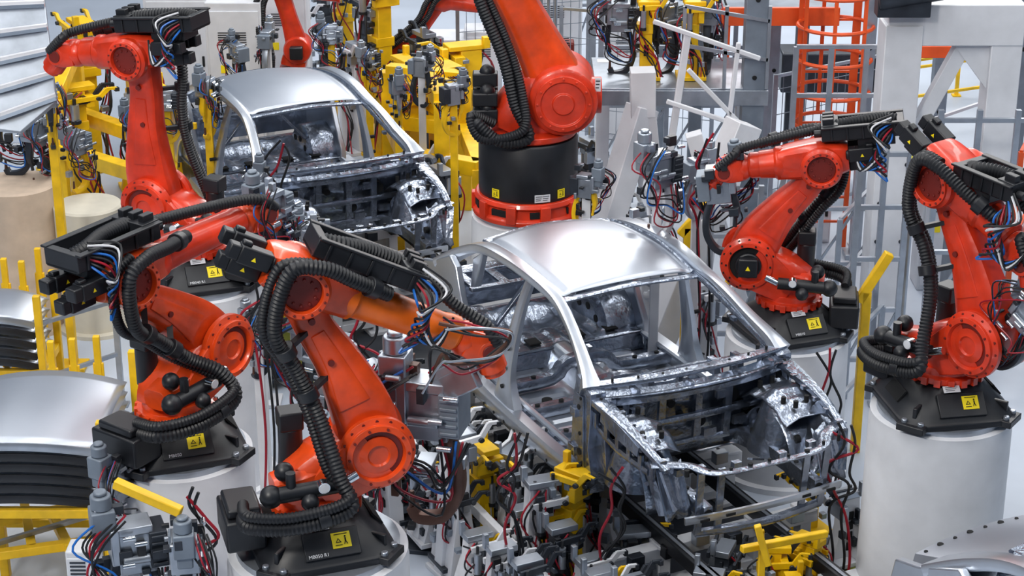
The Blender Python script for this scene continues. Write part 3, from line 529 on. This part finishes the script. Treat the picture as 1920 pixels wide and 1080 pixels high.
for i in range(16):
    st='WDYWDWYWDWYDWWDW'[i]; x=-2.15+i*.3
    fixture(cw(x,-1.14-.08*(i%2),.08),CA+math.pi/2,.5+.07*(i%3),st,20+i,names[st]+' under near sill of front car, '+ordn[i]+' from the rear','fixtures on near side of the front car')
for i in range(9):
    st='DWWDWDWWD'[i]; x=-1.9+i*.42
    fixture(cw(x,-1.66,.08),CA+math.pi/2,.42+.1*(i%3),st,240+i,names[st]+' in the outer row before front car, '+ordn[i]+' from the rear','outer row of fixtures before the front car')
for i,(px,py,h,st,l) in enumerate(((735,965,.9,'W','left of the hanging weld gun'),(855,1050,1.15,'W','right of the hanging weld gun'),(905,1010,.9,'Y','yellow one right of the hanging gun'),(1010,1095,.95,'W','tallest white at the bottom edge'),(1068,1085,1.0,'Y','yellow one at the bottom edge'),(960,1000,.8,'W','white one in the middle of the row'),(1180,1090,.5,'D','dark one at the bottom edge'),(800,1000,.7,'D','dark one beneath the gun tip'),(1120,1010,.7,'W','white one near the conveyor rail'))):
    p=pZ(px,py,.1); q=fixture(V((p.x,p.y,.0)),R((-70,30,-60,20,-40,60,10,80,-20)[i]),h,st,150+i,'clamp post standing in front of the line, '+l,'front row of clamp posts'); q.scale=(1.2,1.2,1)
for i,x in enumerate((-1.7,-.8,1.0,1.5,2.2)):
    fixture(cw(x,1.12,.08),CA-math.pi/2,.55,'WDY'[i%3],40+i,'clamp post on far side of front car, '+['rearmost','second from rear','beside the bonnet','by the strut tower','at its nose'][i],'fixtures on far side of the front car')
C2=V((-2.10,18.92,0))
for i,x in enumerate((-1.5,-1.0,-.5,0,.5,1.0,1.5,2.0)):
    fixture(cw(x,-1.18,.08,C2),CA+math.pi/2,.65,'YWDYDWYD'[i],50+i,'clamp post on near side of rear car, '+ordn[i]+' from its boot','fixtures beside the rear car')
tow=[(150,310,1.2,'Y','left of the tall red robot arm',1.8),(170,250,1.6,'Y','far left yellow post',1.9),(300,330,1.3,'Y','between tall red arm and rear car',2.1),(335,290,1.0,'Y','at the rear car boot',1.5),(265,290,1.5,'Y','behind the tall red arm',1.8),(110,260,1.2,'Y','right of the tan drum',1.7),(720,230,1.9,'Y','tallest, left end of yellow machine',1.7),(775,300,1.2,'Y','lower front of yellow machine',1.9),(830,300,1.4,'Y','middle of yellow machine',2.2),(880,280,1.5,'Y','beside the large centre robot',2.2),(800,235,1.4,'D','dark one inside the yellow machine',1.5),(760,250,1.2,'Y','low yellow one inside the machine',1.8),(650,130,1.5,'Y','topmost yellow post behind rear roof',1.5),(690,150,1.3,'D','dark one behind the yellow machine',1.4),(460,150,1.1,'Y','orange topped near the white cabinet',1.3),(560,150,1.2,'W','white one behind the rear roof',1.4),(670,220,1.2,'W','white one beside rear car roof',1.4),(610,100,1.2,'D','dark one above the rear roof',1.3),(425,110,1.0,'W','white one right of the black tray',1.4),(1105,380,1.0,'D','dark one right of the large black drum',1.3),(1200,500,.9,'W','white one between drum robot and front roof',1.4),(830,420,.9,'D','dark one before the large drum pedestal',1.3),(790,400,.9,'W','white one past the rear car nose',1.3),(1320,640,.8,'W','white one behind the front car cowl',1.3)]
for i,(px,py,h,st,l,k) in enumerate(tow):
    p=pZ(px,py,.45); rr=fixture(V((p.x,p.y,0)),R(random.choice((-60,30,120,200))),h,st,70+i,'clamp tower in the background, '+l,'background clamp towers'); rr.scale=(k,k,1.15)
def frame(name,label,cat,mats,bars,w=.08,grp=None,parts='beam'):
    lo=V(bars[0][0]); r=thing(name,label,cat,(lo.x,lo.y,min(min(a[2],b[2]) for a,b in bars)),0,grp); M=T(-V(r.location))
    for a,b in bars: MB(M).bar(a,b,w).build(parts,mats,r,.006)
    return r
fz=lambda v:V((v.x,v.y,0))
a=pZ(760,290,1.0); b=pZ(900,315,1.0); c=pZ(870,240,1.0); d=pZ(730,225,1.0); u6=V((0,0,.6))
frame('machine_frame','yellow box beam frame of the machine left of the centre robot','frame',YEL,[(a,b),(b,c),(c,d),(d,a),(a,fz(a)),(b,fz(b)),(d,fz(d)),(c,fz(c)),(a.lerp(b,.5),a.lerp(b,.5)+V((0,0,.7))),(d+u6,c+u6),(c,c+u6),(d,d+u6),(a.lerp(b,.5)+V((0,0,.7)),c.lerp(d,.5)+u6)],.17)
a=pZ(110,280,.9); b=pZ(320,345,.9); c=pZ(320,275,.9); d=pZ(150,215,.9)
frame('machine_frame','yellow box beam frame left of the rear car','frame',YEL,[(a,b),(b,c),(c,d),(d,a),(a,fz(a)),(b,fz(b)),(a+u6,a),(d,d+V((0,0,.8))),(a+u6,d+V((0,0,.8))),(c,c+V((0,0,.5)))],.16)
# ---------- background right
def vcol(px,py,Y,z0=0): p=pY(px,py,Y); return V((p.x,Y,z0)),p
r0,t0=vcol(1690,40,18); r1,t1=vcol(1885,40,18)
g=thing('gantry','thick white portal frame with triangular gusset at upper right','gantry',r0); M=T(-r0)
MB(M).bar(r0,t0,.38,.36).build('post',WHT,g,.01); MB(M).bar(r1,t1,.32,.3).build('post',WHT,g,.01)
MB(M).bar(t0-V((.15,0,0)),t1+V((.15,0,0)),.34,.4).build('beam',WHT,g,.01)
q=t1-V((.1,0,.2)); MB(T(-r0)).rings([[V((t0.x+.5,18+y,q.z)),V((q.x,18+y,q.z)),V((q.x,18+y,q.z-.5))] for y in(-.09,.09)]).build('gusset',WHT,g)
MB(M).bar(t0+V((.6,.0,-.25)),t0+V((.12,.0,-1.3)),.14).build('brace',WHT,g,.006)
MB(M).box(t0+V((-.05,-.25,.22)),(.5,.2,.2)).cyl(t0+V((-.3,-.3,.3)),t0+V((.3,-.3,.4)),.12).build('drive_head',DGR,g,.01)
for i in range(8): MB(M).cyl(r0+V((-.12+.24*(i%2),-.2,1.0+.4*(i//2))),r0+V((-.12+.24*(i%2),-.18,1.0+.4*(i//2))),.02,n=10).build('bolt',DGR,g)
def beams(label,items,w,m,name='support_brace',cat='brace'):
    r=None
    for (x0,y0,Y0,x1,y1,Y1) in items:
        a,b=pY(x0,y0,Y0),pY(x1,y1,Y1)
        if y1==999: b=V((a.x+(x1-x0)/110,Y1,0))
        if r is None: r=thing(name,label,cat,b); M=T(-b)
        MB(M).bar(a,b,w).build('beam',m,r,.008)
    return r
beams('white inclined leg behind the centre robot, under the platform',[(1205,130,18.6,1205,215,18.6),(1205,200,18.6,1135,999,18.2),(1205,200,18.6,1235,999,18.8)],.25,WHT)
beams('white leaning beam left of the robot behind the bonnet',[(1395,230,17.6,1300,999,17.2)],.27,WHT)
beams('second white leaning beam, between the large drum and the first',[(1300,250,17.9,1370,999,17.9)],.16,WHT)
beams('thin white leaning strut above the platform handrail',[(1290,60,18.4,1250,999,18.2)],.07,WHT)
beams('slim grey leaning strut behind the robot reaching left',[(1480,330,17,1430,999,16.8)],.1,LGR)
beams('white stair handrail leaning right of the platform',[(1225,40,18.2,1425,110,18.2),(1290,130,18.2,1390,235,18.2),(1250,190,18.2,1400,240,18.2),(1385,80,18.2,1360,999,18.2)],.045,WHT,'stair_rail','handrail')
for px,Y,wd,l in((1422,18.9,.22,'left of the orange ladder cage'),(1460,22,.12,'slim one behind the ladder'),(1250,23,.15,'behind the platform machine'),(1780,23,.18,'inside the white portal'),(1640,20,.12,'between ladder cage and white portal'),(1110,24,.12,'behind the platform, left'),(1930,20,.2,'at the far right edge')):
    q,p=vcol(px,-60,Y); m=MB(); m.bar(q,p,wd); m.k=1
    for z in(.8,1.6,2.4,3.2): m.cyl((q.x,Y-wd/2,z),(q.x,Y-wd/2-.01,z),.025,n=10)
    m.k=0; m.box((q.x,Y,.03),(wd*2,wd*2,.06)); tag(m.build('steel_column',[GRY if wd>.13 else LGR,DRK],None,.006),'grey steel column, '+l,'column','steel columns')
def scaffold(px0,px1,Y,z1,n,levels,label,m=LGR):
    a=pY(px0,500,Y).x; b=pY(px1,500,Y).x; r=thing('scaffold_frame',label,'scaffold',(a,Y,0))
    for i in range(n+1): x=(b-a)*i/n; MB().bar((x,0,0),(x,0,z1),.05).build('post',m,r)
    for z in levels: MB().bar((0,0,z),(b-a,0,z),.04).build('rail',m,r)
    for i in range(n): MB().bar(((b-a)*i/n,0,levels[0]),((b-a)*(i+1)/n,0,levels[1]),.025).build('brace',m,r)
scaffold(1600,1690,16.3,2.6,2,(.4,.9,1.4,1.9,2.4),'aluminium scaffold frame between the two right hand robots')
scaffold(1470,1660,18.5,2.8,3,(.5,1.1,1.7,2.3,2.8),'aluminium guard frame below the orange ladder cage')
scaffold(1740,1950,17,2.6,3,(.5,1.2,1.9,2.5),'steel guard frame behind the right edge robot')
scaffold(1120,1420,21.5,3.4,5,(.6,1.3,2.0,2.7,3.3),'steel frame far behind the raised platform')
scaffold(960,1100,26,3.6,4,(.6,1.4,2.2,3.0),'pale steel frame at the top centre')
scaffold(1330,1420,16.9,1.9,2,(.4,.9,1.4,1.85),'low grey frame left of the robot behind the bonnet')
pc=pY(1270,135,19.4); pl=thing('platform','grey raised steel platform with handrail at upper centre right','platform',(pc.x,pc.y,0)); z=pc.z
m=MB(); m.box((0,0,z-.03),(1.75,1.2,.05)); m.box((0,-.6,z-.1),(1.75,.06,.16)); m.box((0,.6,z-.1),(1.75,.06,.16)); m.build('deck',LGR,pl,.005)
for x in(-.75,.75): MB().box((x,.45,z/2),(.14,.14,z)).build('leg',WHT,pl,.005)
for i in range(2): MB().bar((.0,-.62,z+.45+i*.4),(.85,-.62,z+.3+i*.4),.035).build('handrail',LGR,pl)
for x in(.0,.42,.85): MB().bar((x,-.62,z),(x,-.62,z+.85),.035).build('rail_post',LGR,pl)
for i,(x,l,k) in enumerate(((-.62,'left',DGR),(-.15,'middle',DGR),(.3,'right',DGR))): tool(T(V((pc.x+x,pc.y,z+.72)))@RZ(R(40*i)),'dark spare weld gun parked on the raised platform, '+l+' one',30+i,.85,k)
for x,l in((-.35,'left'),(.12,'right')): fixture(V((pc.x+x,pc.y-.2,z)),0,.75,'Y',90+int(x*10),'yellow post on the raised platform, '+l+' one','yellow posts on the platform')
q=pY(1555,230,20); lx,ly,lz=q.x,20,q.z; ld=thing('caged_ladder','orange caged access ladder at upper right','ladder',(lx,ly,0))
for x in(-.3,.3): MB().bar((x,.32,0),(x,.32,5.2),.05).build('rail',CON,ld)
for i in range(17): MB().bar((-.3,.32,.3+i*.29),(.3,.32,.3+i*.29),.025).build('rung',CON,ld)
for i in range(8): MB().ringtorus((0,0,lz+i*.36),(0,0,1),.4,.022,24,6).build('hoop',CON,ld)
for i in range(7): a=R(-150+i*50); MB().bar((math.cos(a)*.4,math.sin(a)*.4,lz),(math.cos(a)*.4,math.sin(a)*.4,5.2),.022,.04).build('strap',CON,ld)
q=pY(1430,25,20.5); m=MB(); m.box((q.x,21,q.z),(1.6,1.4,.14)); m.k=1; m.box((q.x,20.28,q.z+.02),(1.6,.05,.2)); m.box((q.x-.4,20.3,q.z-.25),(.06,.06,.5)); m.k=0; m.box((q.x-.6,21.5,q.z/2),(.14,.14,q.z)); m.box((q.x+.6,21.5,q.z/2),(.14,.14,q.z)); tag(m.build('upper_platform',[GRY,CON],None,.006),'grey overhead walkway with orange edge beside the ladder','walkway')
q=pY(1580,140,23); m=MB(); m.box((q.x,23.3,q.z),(1.5,.5,.5)); 
for x in(-.6,.6): m.box((q.x+x,23.3,q.z/2),(.1,.1,q.z))
tag(m.build('duct',[DGR],None,.02),'dark horizontal duct behind the orange ladder cage','duct')
q=pY(1810,95,21); m=MB(); m.box((q.x,21,q.z),(1.4,.14,.14)); 
for x in(-.6,.6): m.box((q.x+x,21,q.z/2),(.12,.12,q.z))
tag(m.build('cross_beam',[CON],None,.01),'orange cross beam seen through the white portal','beam')
def fence(a,b,h,label,m=LGR,mesh=.12,n=None,low=0,grp='fences'):
    a,b=V(a),V(b); r=thing('fence' if mesh else 'guard_rail',label,'fence' if mesh else 'railing',(a.x,a.y,low),0,grp); M=T(-V((a.x,a.y,low))); L=(b-a).length; n=n or max(1,round(L/1.4))
    a.z=b.z=low; 
    for i in range(n+1): p=a.lerp(b,i/n); mm=MB(M); mm.bar(p,p+V((0,0,h)),.05); mm.box(p+V((0,0,.01)),(.12,.12,.02)); mm.build('post',m,r)
    for z in((h,h*.5) if not mesh else (h-.02,.12)): MB(M).bar(a+V((0,0,z)),b+V((0,0,z)),.035).build('rail',m,r)
    if mesh:
        mm=MB(M); k=int(L/mesh)
        for i in range(1,k): p=a.lerp(b,i/k); mm.bar(p+V((0,0,.12)),p+V((0,0,h)),.008)
        for i in range(1,int(h/.3)): mm.bar(a+V((0,0,.12+i*.3)),b+V((0,0,.12+i*.3)),.008)
        mm.build('wire_mesh',GRY,r)
g0=lambda x,y:pZ(x,y,0)
fence(g0(1050,300),g0(1330,330),2.0,'wire fence behind the white inclined leg')
fence(g0(1440,420),g0(1680,360),1.8,'wire fence behind the robot reaching left')
fence(g0(1560,640),g0(1660,520),1.3,'grey guard rail between the two right hand robots',mesh=0)
fence(g0(1600,460),g0(1930,330),1.2,'pale guard rail behind the right edge robot',WHT,0)
fence(g0(1700,250),g0(1930,215),1.0,'yellow guard rail far behind the white portal',YEL,0)
fence(g0(1650,200),g0(1930,160),1.0,'second yellow rail, farthest at upper right',YEL,0)
fence(g0(1880,620),g0(1940,480),1.9,'orange posted rail at the right edge',CON,0)
fence(g0(860,240),g0(1130,215),2.0,'wire fence far behind the centre robot')
fence(g0(30,830),g0(230,760),1.05,'steel guard rail before the left panel rack',LGR,0)
fence(g0(-30,1150),g0(190,1080),1.1,'steel guard rail at the bottom left corner',LGR,0)
fence(g0(1560,850),g0(1640,760),1.0,'short steel rail between front car nose and tall drum',LGR,0)
beams('yellow slanted safety barrier right of the robot behind the bonnet',[(1668,475,15.2,1610,565,15.2),(1625,545,15.2,1625,999,15.2)],.08,YEL,'safety_bar','bar')
beams('yellow slanted safety barrier left of the leaning white beam',[(1330,380,17,1275,440,17),(1290,425,17,1290,999,17)],.08,YEL,'safety_bar','bar')
def cabinet(px,py,wd,dp,h,label,m=WHT,z0=0):
    p=pZ(px,py,z0+h); r=thing('control_cabinet',label,'cabinet',(p.x,p.y,z0),0,'control cabinets')
    MB().box((0,dp/2,h/2),(wd,dp,h)).build('body',m,r,.015)
    MB().box((0,-.01,h/2),(wd*.9,.02,h*.9)).build('door',m,r,.006)
    MB().box((wd*.35,-.03,h*.5),(.03,.03,.14)).build('handle',DRK,r,.004)
    mm=MB()
    for i in range(6): mm.box((-.02,-.022,h*.75+i*.03),(wd*.5,.01,.012))
    mm.build('vent',DGR,r)
    MB().box((-wd*.2,-.024,h*.6),(.08,.006,.1)).build('notice',SIG,r)
for a in((435,5,.7,.5,2.1,'white control cabinet behind the tall red robot tray'),(530,-20,.6,.5,1.9,'narrow pale cabinet beside the upper left red robot'),(840,75,.75,.6,1.2,'light grey cabinet left of the centre robot arm'),(905,60,.5,.5,1.3,'small grey cabinet hidden behind the centre robot arm'),(330,-10,.9,.5,1.8,'wide pale cabinet at the top left'),(1180,40,.6,.5,1.6,'pale cabinet far behind the raised platform'),(1030,-30,.9,.4,1.8,'tall white cabinet at the top centre'),(1530,330,.4,.35,.8,'low white cabinet behind the right robots'),(1840,420,.5,.45,1.3,'grey cabinet behind the right edge robot arm',GRY),(1780,345,.5,.4,1.2,'pale cabinet standing inside the white portal')): cabinet(*a)
q=pZ(1062,80,1.5); cabinet(1062,80,.2,.2,.35,'small dark red box right of the centre robot arm',DRD,1.15)
m=MB(); m.bar((q.x,q.y+.1,0),(q.x,q.y+.1,1.2),.07); tag(m.build('box_stand',GRY),'thin grey stand under the dark red box','stand')
vp=pY(1015,85,24); r=thing('valve_bank','blue valve bank on steel pipes at top centre','valves',(vp.x,24,0)); 
for i in range(5):
    x=(i-2)*.09; MB().tube([(x,0,0),(x,0,1.5),(x,0,4.2)],.022,8).build('pipe',LGR,r)
    m=MB(); m.cyl((x,-.03,vp.z-.12),(x,-.03,vp.z+.12),.04); m.sph((x,-.03,vp.z+.14),.035); m.build('valve',BLU,r)
def small(px,py,Y,label,ang,k):
    p=pY(px,py,Y); r=thing('industrial_robot',label,'robot',(p.x,Y,0)); r.scale=(k,k,k); z=p.z/k
    MB().lathe((0,0,0),(0,0,1),[(.4,0),(.4,z-.7),(.36,z-.68)],28).build('pedestal_column',WHT,r)
    MB().lathe((0,0,z-.68),(0,0,1),[(.34,0),(.33,.12),(.26,.26)],20).build('base_frame',BLK,r)
    m=MB(); m.sweep([(0,0,z-.45),(.05,0,z-.2),(.12,0,z)],[.4,.4,.35],[.4,.4,.35],18,5); m.lathe((.12,-.22,z),(0,1,0),[(.2,0),(.22,.04),(.22,.4),(.2,.44)],28); m.build('carousel',RED,r)
    e=V((.12+1.0*math.sin(ang),0,z+1.0*math.cos(ang))); m=MB(); m.sweep([(.12,0,z),((.12+e.x)/2,0,(z+e.z)/2),e],[.24,.2,.22],[.36,.26,.28],16,5,V((1,0,0))); m.build('link_arm',RED,r)
    m=MB(); m.lathe(e,(1,0,-.15),[(.18,-.2),(.18,.1),(.13,.2),(.1,.9),(.12,.95)],20); m.build('forearm_tube',RED,r)
    for d in(0,.12): m=MB(); m.tube([(-.3-d,-.3,z-.4),(-.25-d,-.4,z),(e.x-.25-d,-.25,e.z-.3),(e.x-d,-.3,e.z+.1),(e.x+.5,-.15,e.z+.15+d)],.05,10,8,.014); m.build('hose',HOS,r)
    MB().box((.12,-.3,z),(.2,.14,.2)).build('motor',BLK,r,.02)
small(545,90,23.5,'partly hidden red robot at the top between cabinet and rear roof',-.25,.8); small(745,95,24,'red robot behind the yellow machine at the top centre',.6,.8)
q=pY(1715,325,15.5); r=thing('signal_tower','red amber green signal tower left of the right edge robot','signal light',(q.x,q.y,0))
MB().cyl((0,0,0),(0,0,q.z),.02).build('pole',LGR,r)
for i,c in enumerate((mat('g_lamp',(60,200,90),.3,em=.4),mat('y_lamp',(240,230,60),.3,em=.6),mat('r_lamp',(190,30,30),.3,em=.2))): MB().lathe((0,0,q.z+i*.08),(0,0,1),[(.035,0),(.037,.01),(.037,.065),(.035,.075)],18).build('lamp',c,r)
# ---------- left: panel stacks
def stack(cx,cy,z0,n,dz,wx,wy,lab,rack):
    c=pZ(cx,cy,z0+n*dz); 
    r=thing('panel_rack',rack,'rack',(c.x,c.y,0)); 
    for x in(-wx/2-.02,wx/2+.02):
        for y in(-wy/2,wy/2): MB().box((x,y,(z0+n*dz+.15)/2),(.06,.06,z0+n*dz+.15)).build('post',YEL,r,.005)
    for y in(-wy/2,wy/2): MB().bar((-wx/2,y,z0-.08),(wx/2,y,z0-.08),.07).build('beam',YEL,r,.005); MB().bar((-wx/2,y,.15),(wx/2,y,.15),.07).build('beam',YEL,r,.005)
    for x in(-wx/2,wx/2): MB().bar((x,-wy/2,z0-.08),(x,wy/2,z0-.08),.07).build('beam',YEL,r,.005)
    for i in range(n):
        m=MB(T(V((c.x,c.y,z0+i*dz)))); m.sheet(lambda u,v:((u-.5)*wx*.95,(v-.5)*wy*.95-.1*(1-(2*u-1)**2)*(1-v),.1*(1-(2*u-1)**2)-.02*(2*v-1)**2),18,10); m.k=1
        m.sweep([((u-.5)*wx*.95,-.475*wy-.1*(1-(2*u-1)**2),.1*(1-(2*u-1)**2)-.035) for u in(0,.25,.5,.75,1)],[.02]*5,[.06]*5,8)
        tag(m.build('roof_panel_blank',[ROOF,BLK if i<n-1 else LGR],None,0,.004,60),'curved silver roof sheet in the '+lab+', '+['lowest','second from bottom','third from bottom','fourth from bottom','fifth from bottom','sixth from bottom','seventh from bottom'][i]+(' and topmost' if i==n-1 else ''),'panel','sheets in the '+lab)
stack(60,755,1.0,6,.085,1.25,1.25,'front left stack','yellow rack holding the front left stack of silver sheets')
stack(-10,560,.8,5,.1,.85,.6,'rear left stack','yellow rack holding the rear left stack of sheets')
for i,(px,py) in enumerate(((12,540),(45,545),(75,520),(10,640),(45,650),(75,640),(100,700),(140,695),(185,690))):
    p=pZ(px,py,.9); m=MB(); m.box((p.x,p.y,.6),(.055,.055,1.2)); m.box((p.x,p.y,.03),(.16,.16,.06)); m.box((p.x,p.y,.8),(.09,.03,.3)); tag(m.build('guide_post',YEL,None,.006),'short yellow guide post between the left racks, '+ordn[i]+' in order from back left','post','yellow guide posts')
zq=pZ
bars=[(zq(-40,985,.5),zq(200,940,.5)),(zq(-40,1045,.5),zq(210,1010,.5)),(zq(95,960,.5),zq(130,1028,.5)),(zq(-40,915,.5),zq(180,890,.5)),(zq(40,910,.5),zq(60,1030,.5)),(zq(180,890,.5),zq(215,1020,.5))]
bars+=[(zq(x,y,.5),fz(zq(x,y,.5))) for x,y in((190,942),(205,1012),(0,975))]
frame('floor_frame','yellow welded frame at the bottom left under the sheets','frame',YEL,bars,.07)
cs=[pY(-30,-10,15.8),pY(82,-10,15.8),pY(106,190,15.2),pY(38,248,15.1),pY(-30,240,15.1)]
nrm=(cs[1]-cs[0]).cross(cs[2]-cs[1]).normalized(); m=MB(); m.rings([cs,[c+nrm*.05 for c in cs]]); pr=thing('panel_carrier','pale grey ribbed panel standing tilted at the top left corner','panel',cs[3]); m.v=[v-cs[3] for v in m.v]; m.build('sheet',LGR,pr,.008)
for t in(.08,.3,.52,.74,.95):
    for k in(.0,.03): MB(T(-cs[3])).bar(cs[0].lerp(cs[4],min(1,t+k))-nrm*.02,cs[1].lerp(cs[2],min(1,t+k))-nrm*.02,.03 if k else .05,.03).build('rib',CHR if k else WHT,pr)
p=pZ(30,345,1.5); tag(MB().lathe((p.x,p.y,0),(0,0,1),[(.45,0),(.45,.04),(.4,.05),(.4,1.5),(.38,1.52)],48).build('drum_pedestal',TAN),'beige drum pedestal at the left edge','pedestal')
p=pZ(165,385,1.3); tag(MB().lathe((p.x,p.y,0),(0,0,1),[(.4,0),(.4,.04),(.34,.05),(.34,1.3),(.32,1.32)],48).build('drum_pedestal',CRM),'cream drum pedestal left of the tall red robot','pedestal')
p=pZ(30,330,1.5); tool(T(V((p.x,p.y,2.3))),'grey tool with yellow clips at the left edge above the beige drum',12,.9,DGR)
tool(T(V((p.x+.25,p.y-.1,2.1)))@RZ(1.2),'dark tool right next to the grey one above the beige drum',14,.8,DGR)
p=pZ(150,365,1.3); tool(T(V((p.x,p.y,1.95)))@RZ(1),'cluttered grey tool on the cream drum',13,.7,YEL)
yb=pZ(1450,1010,.75)
for i,(dx,dy,h,l) in enumerate(((0,0,.5,'centre'),(-.35,.05,.45,'left'),(.3,.1,.5,'right'),(-.15,-.35,.4,'front'),(.12,-.3,.4,'front right'),(-.5,-.2,.4,'far left'))): fixture(V((yb.x+dx,yb.y+dy,.15)),i*1.2,h,'Y' if i%2==0 else 'D',130+i,'compact clamp fixture below the front car nose, '+l+' one','fixtures below the car nose')
beams('yellow horizontal beam below the front car nose',[(1390,1030,11.6,1550,1000,11.9),(1420,985,11.6,1440,1060,11.6),(1430,1020,11.7,1430,999,11.7)],.05,YEL,'locator_beam','beam')
cabinet(150,1035,.22,.2,.9,'small white junction box at the bottom left')
beams('flat orange yellow guard bar over the bottom left weld gun',[(215,905,10.2,340,960,10.1)],.06,YEL,'guard_bar','bar')
rn=random.Random(9)
cab=[(690,640,13,'behind nearest robot arm'),(640,700,12.6,'left of hanging gun'),(960,900,12.4,'under the sill'),(1150,960,12.2,'below hinge pillar'),(1580,880,12.6,'beside tall white drum'),(480,560,14,'behind forearm of leaning robot'),(520,350,16.8,'above rear car bonnet'),(380,1000,10.8,'bottom left between pedestals'),(1320,340,15.5,'below the wrist of the robot reaching left'),(1560,740,14.2,'on the side of the drum behind the bonnet')]
for px,py,Y,l in cab:
    for i,c in enumerate((REC,HOS,HOS)):
        pts=[pY(px+rn.uniform(-30,30),py+j*40+rn.uniform(-12,12),Y) for j in range(-2,3)]; e=pts[-1]; pts+=[V((e.x+.05,e.y,e.z*.5)),V((e.x,e.y,.03))]
        tag(MB().tube(pts,.011,7,7).build('cable',c),['dark red','thin black','second black'][i]+' cable hanging '+l,'cable','loose cables')
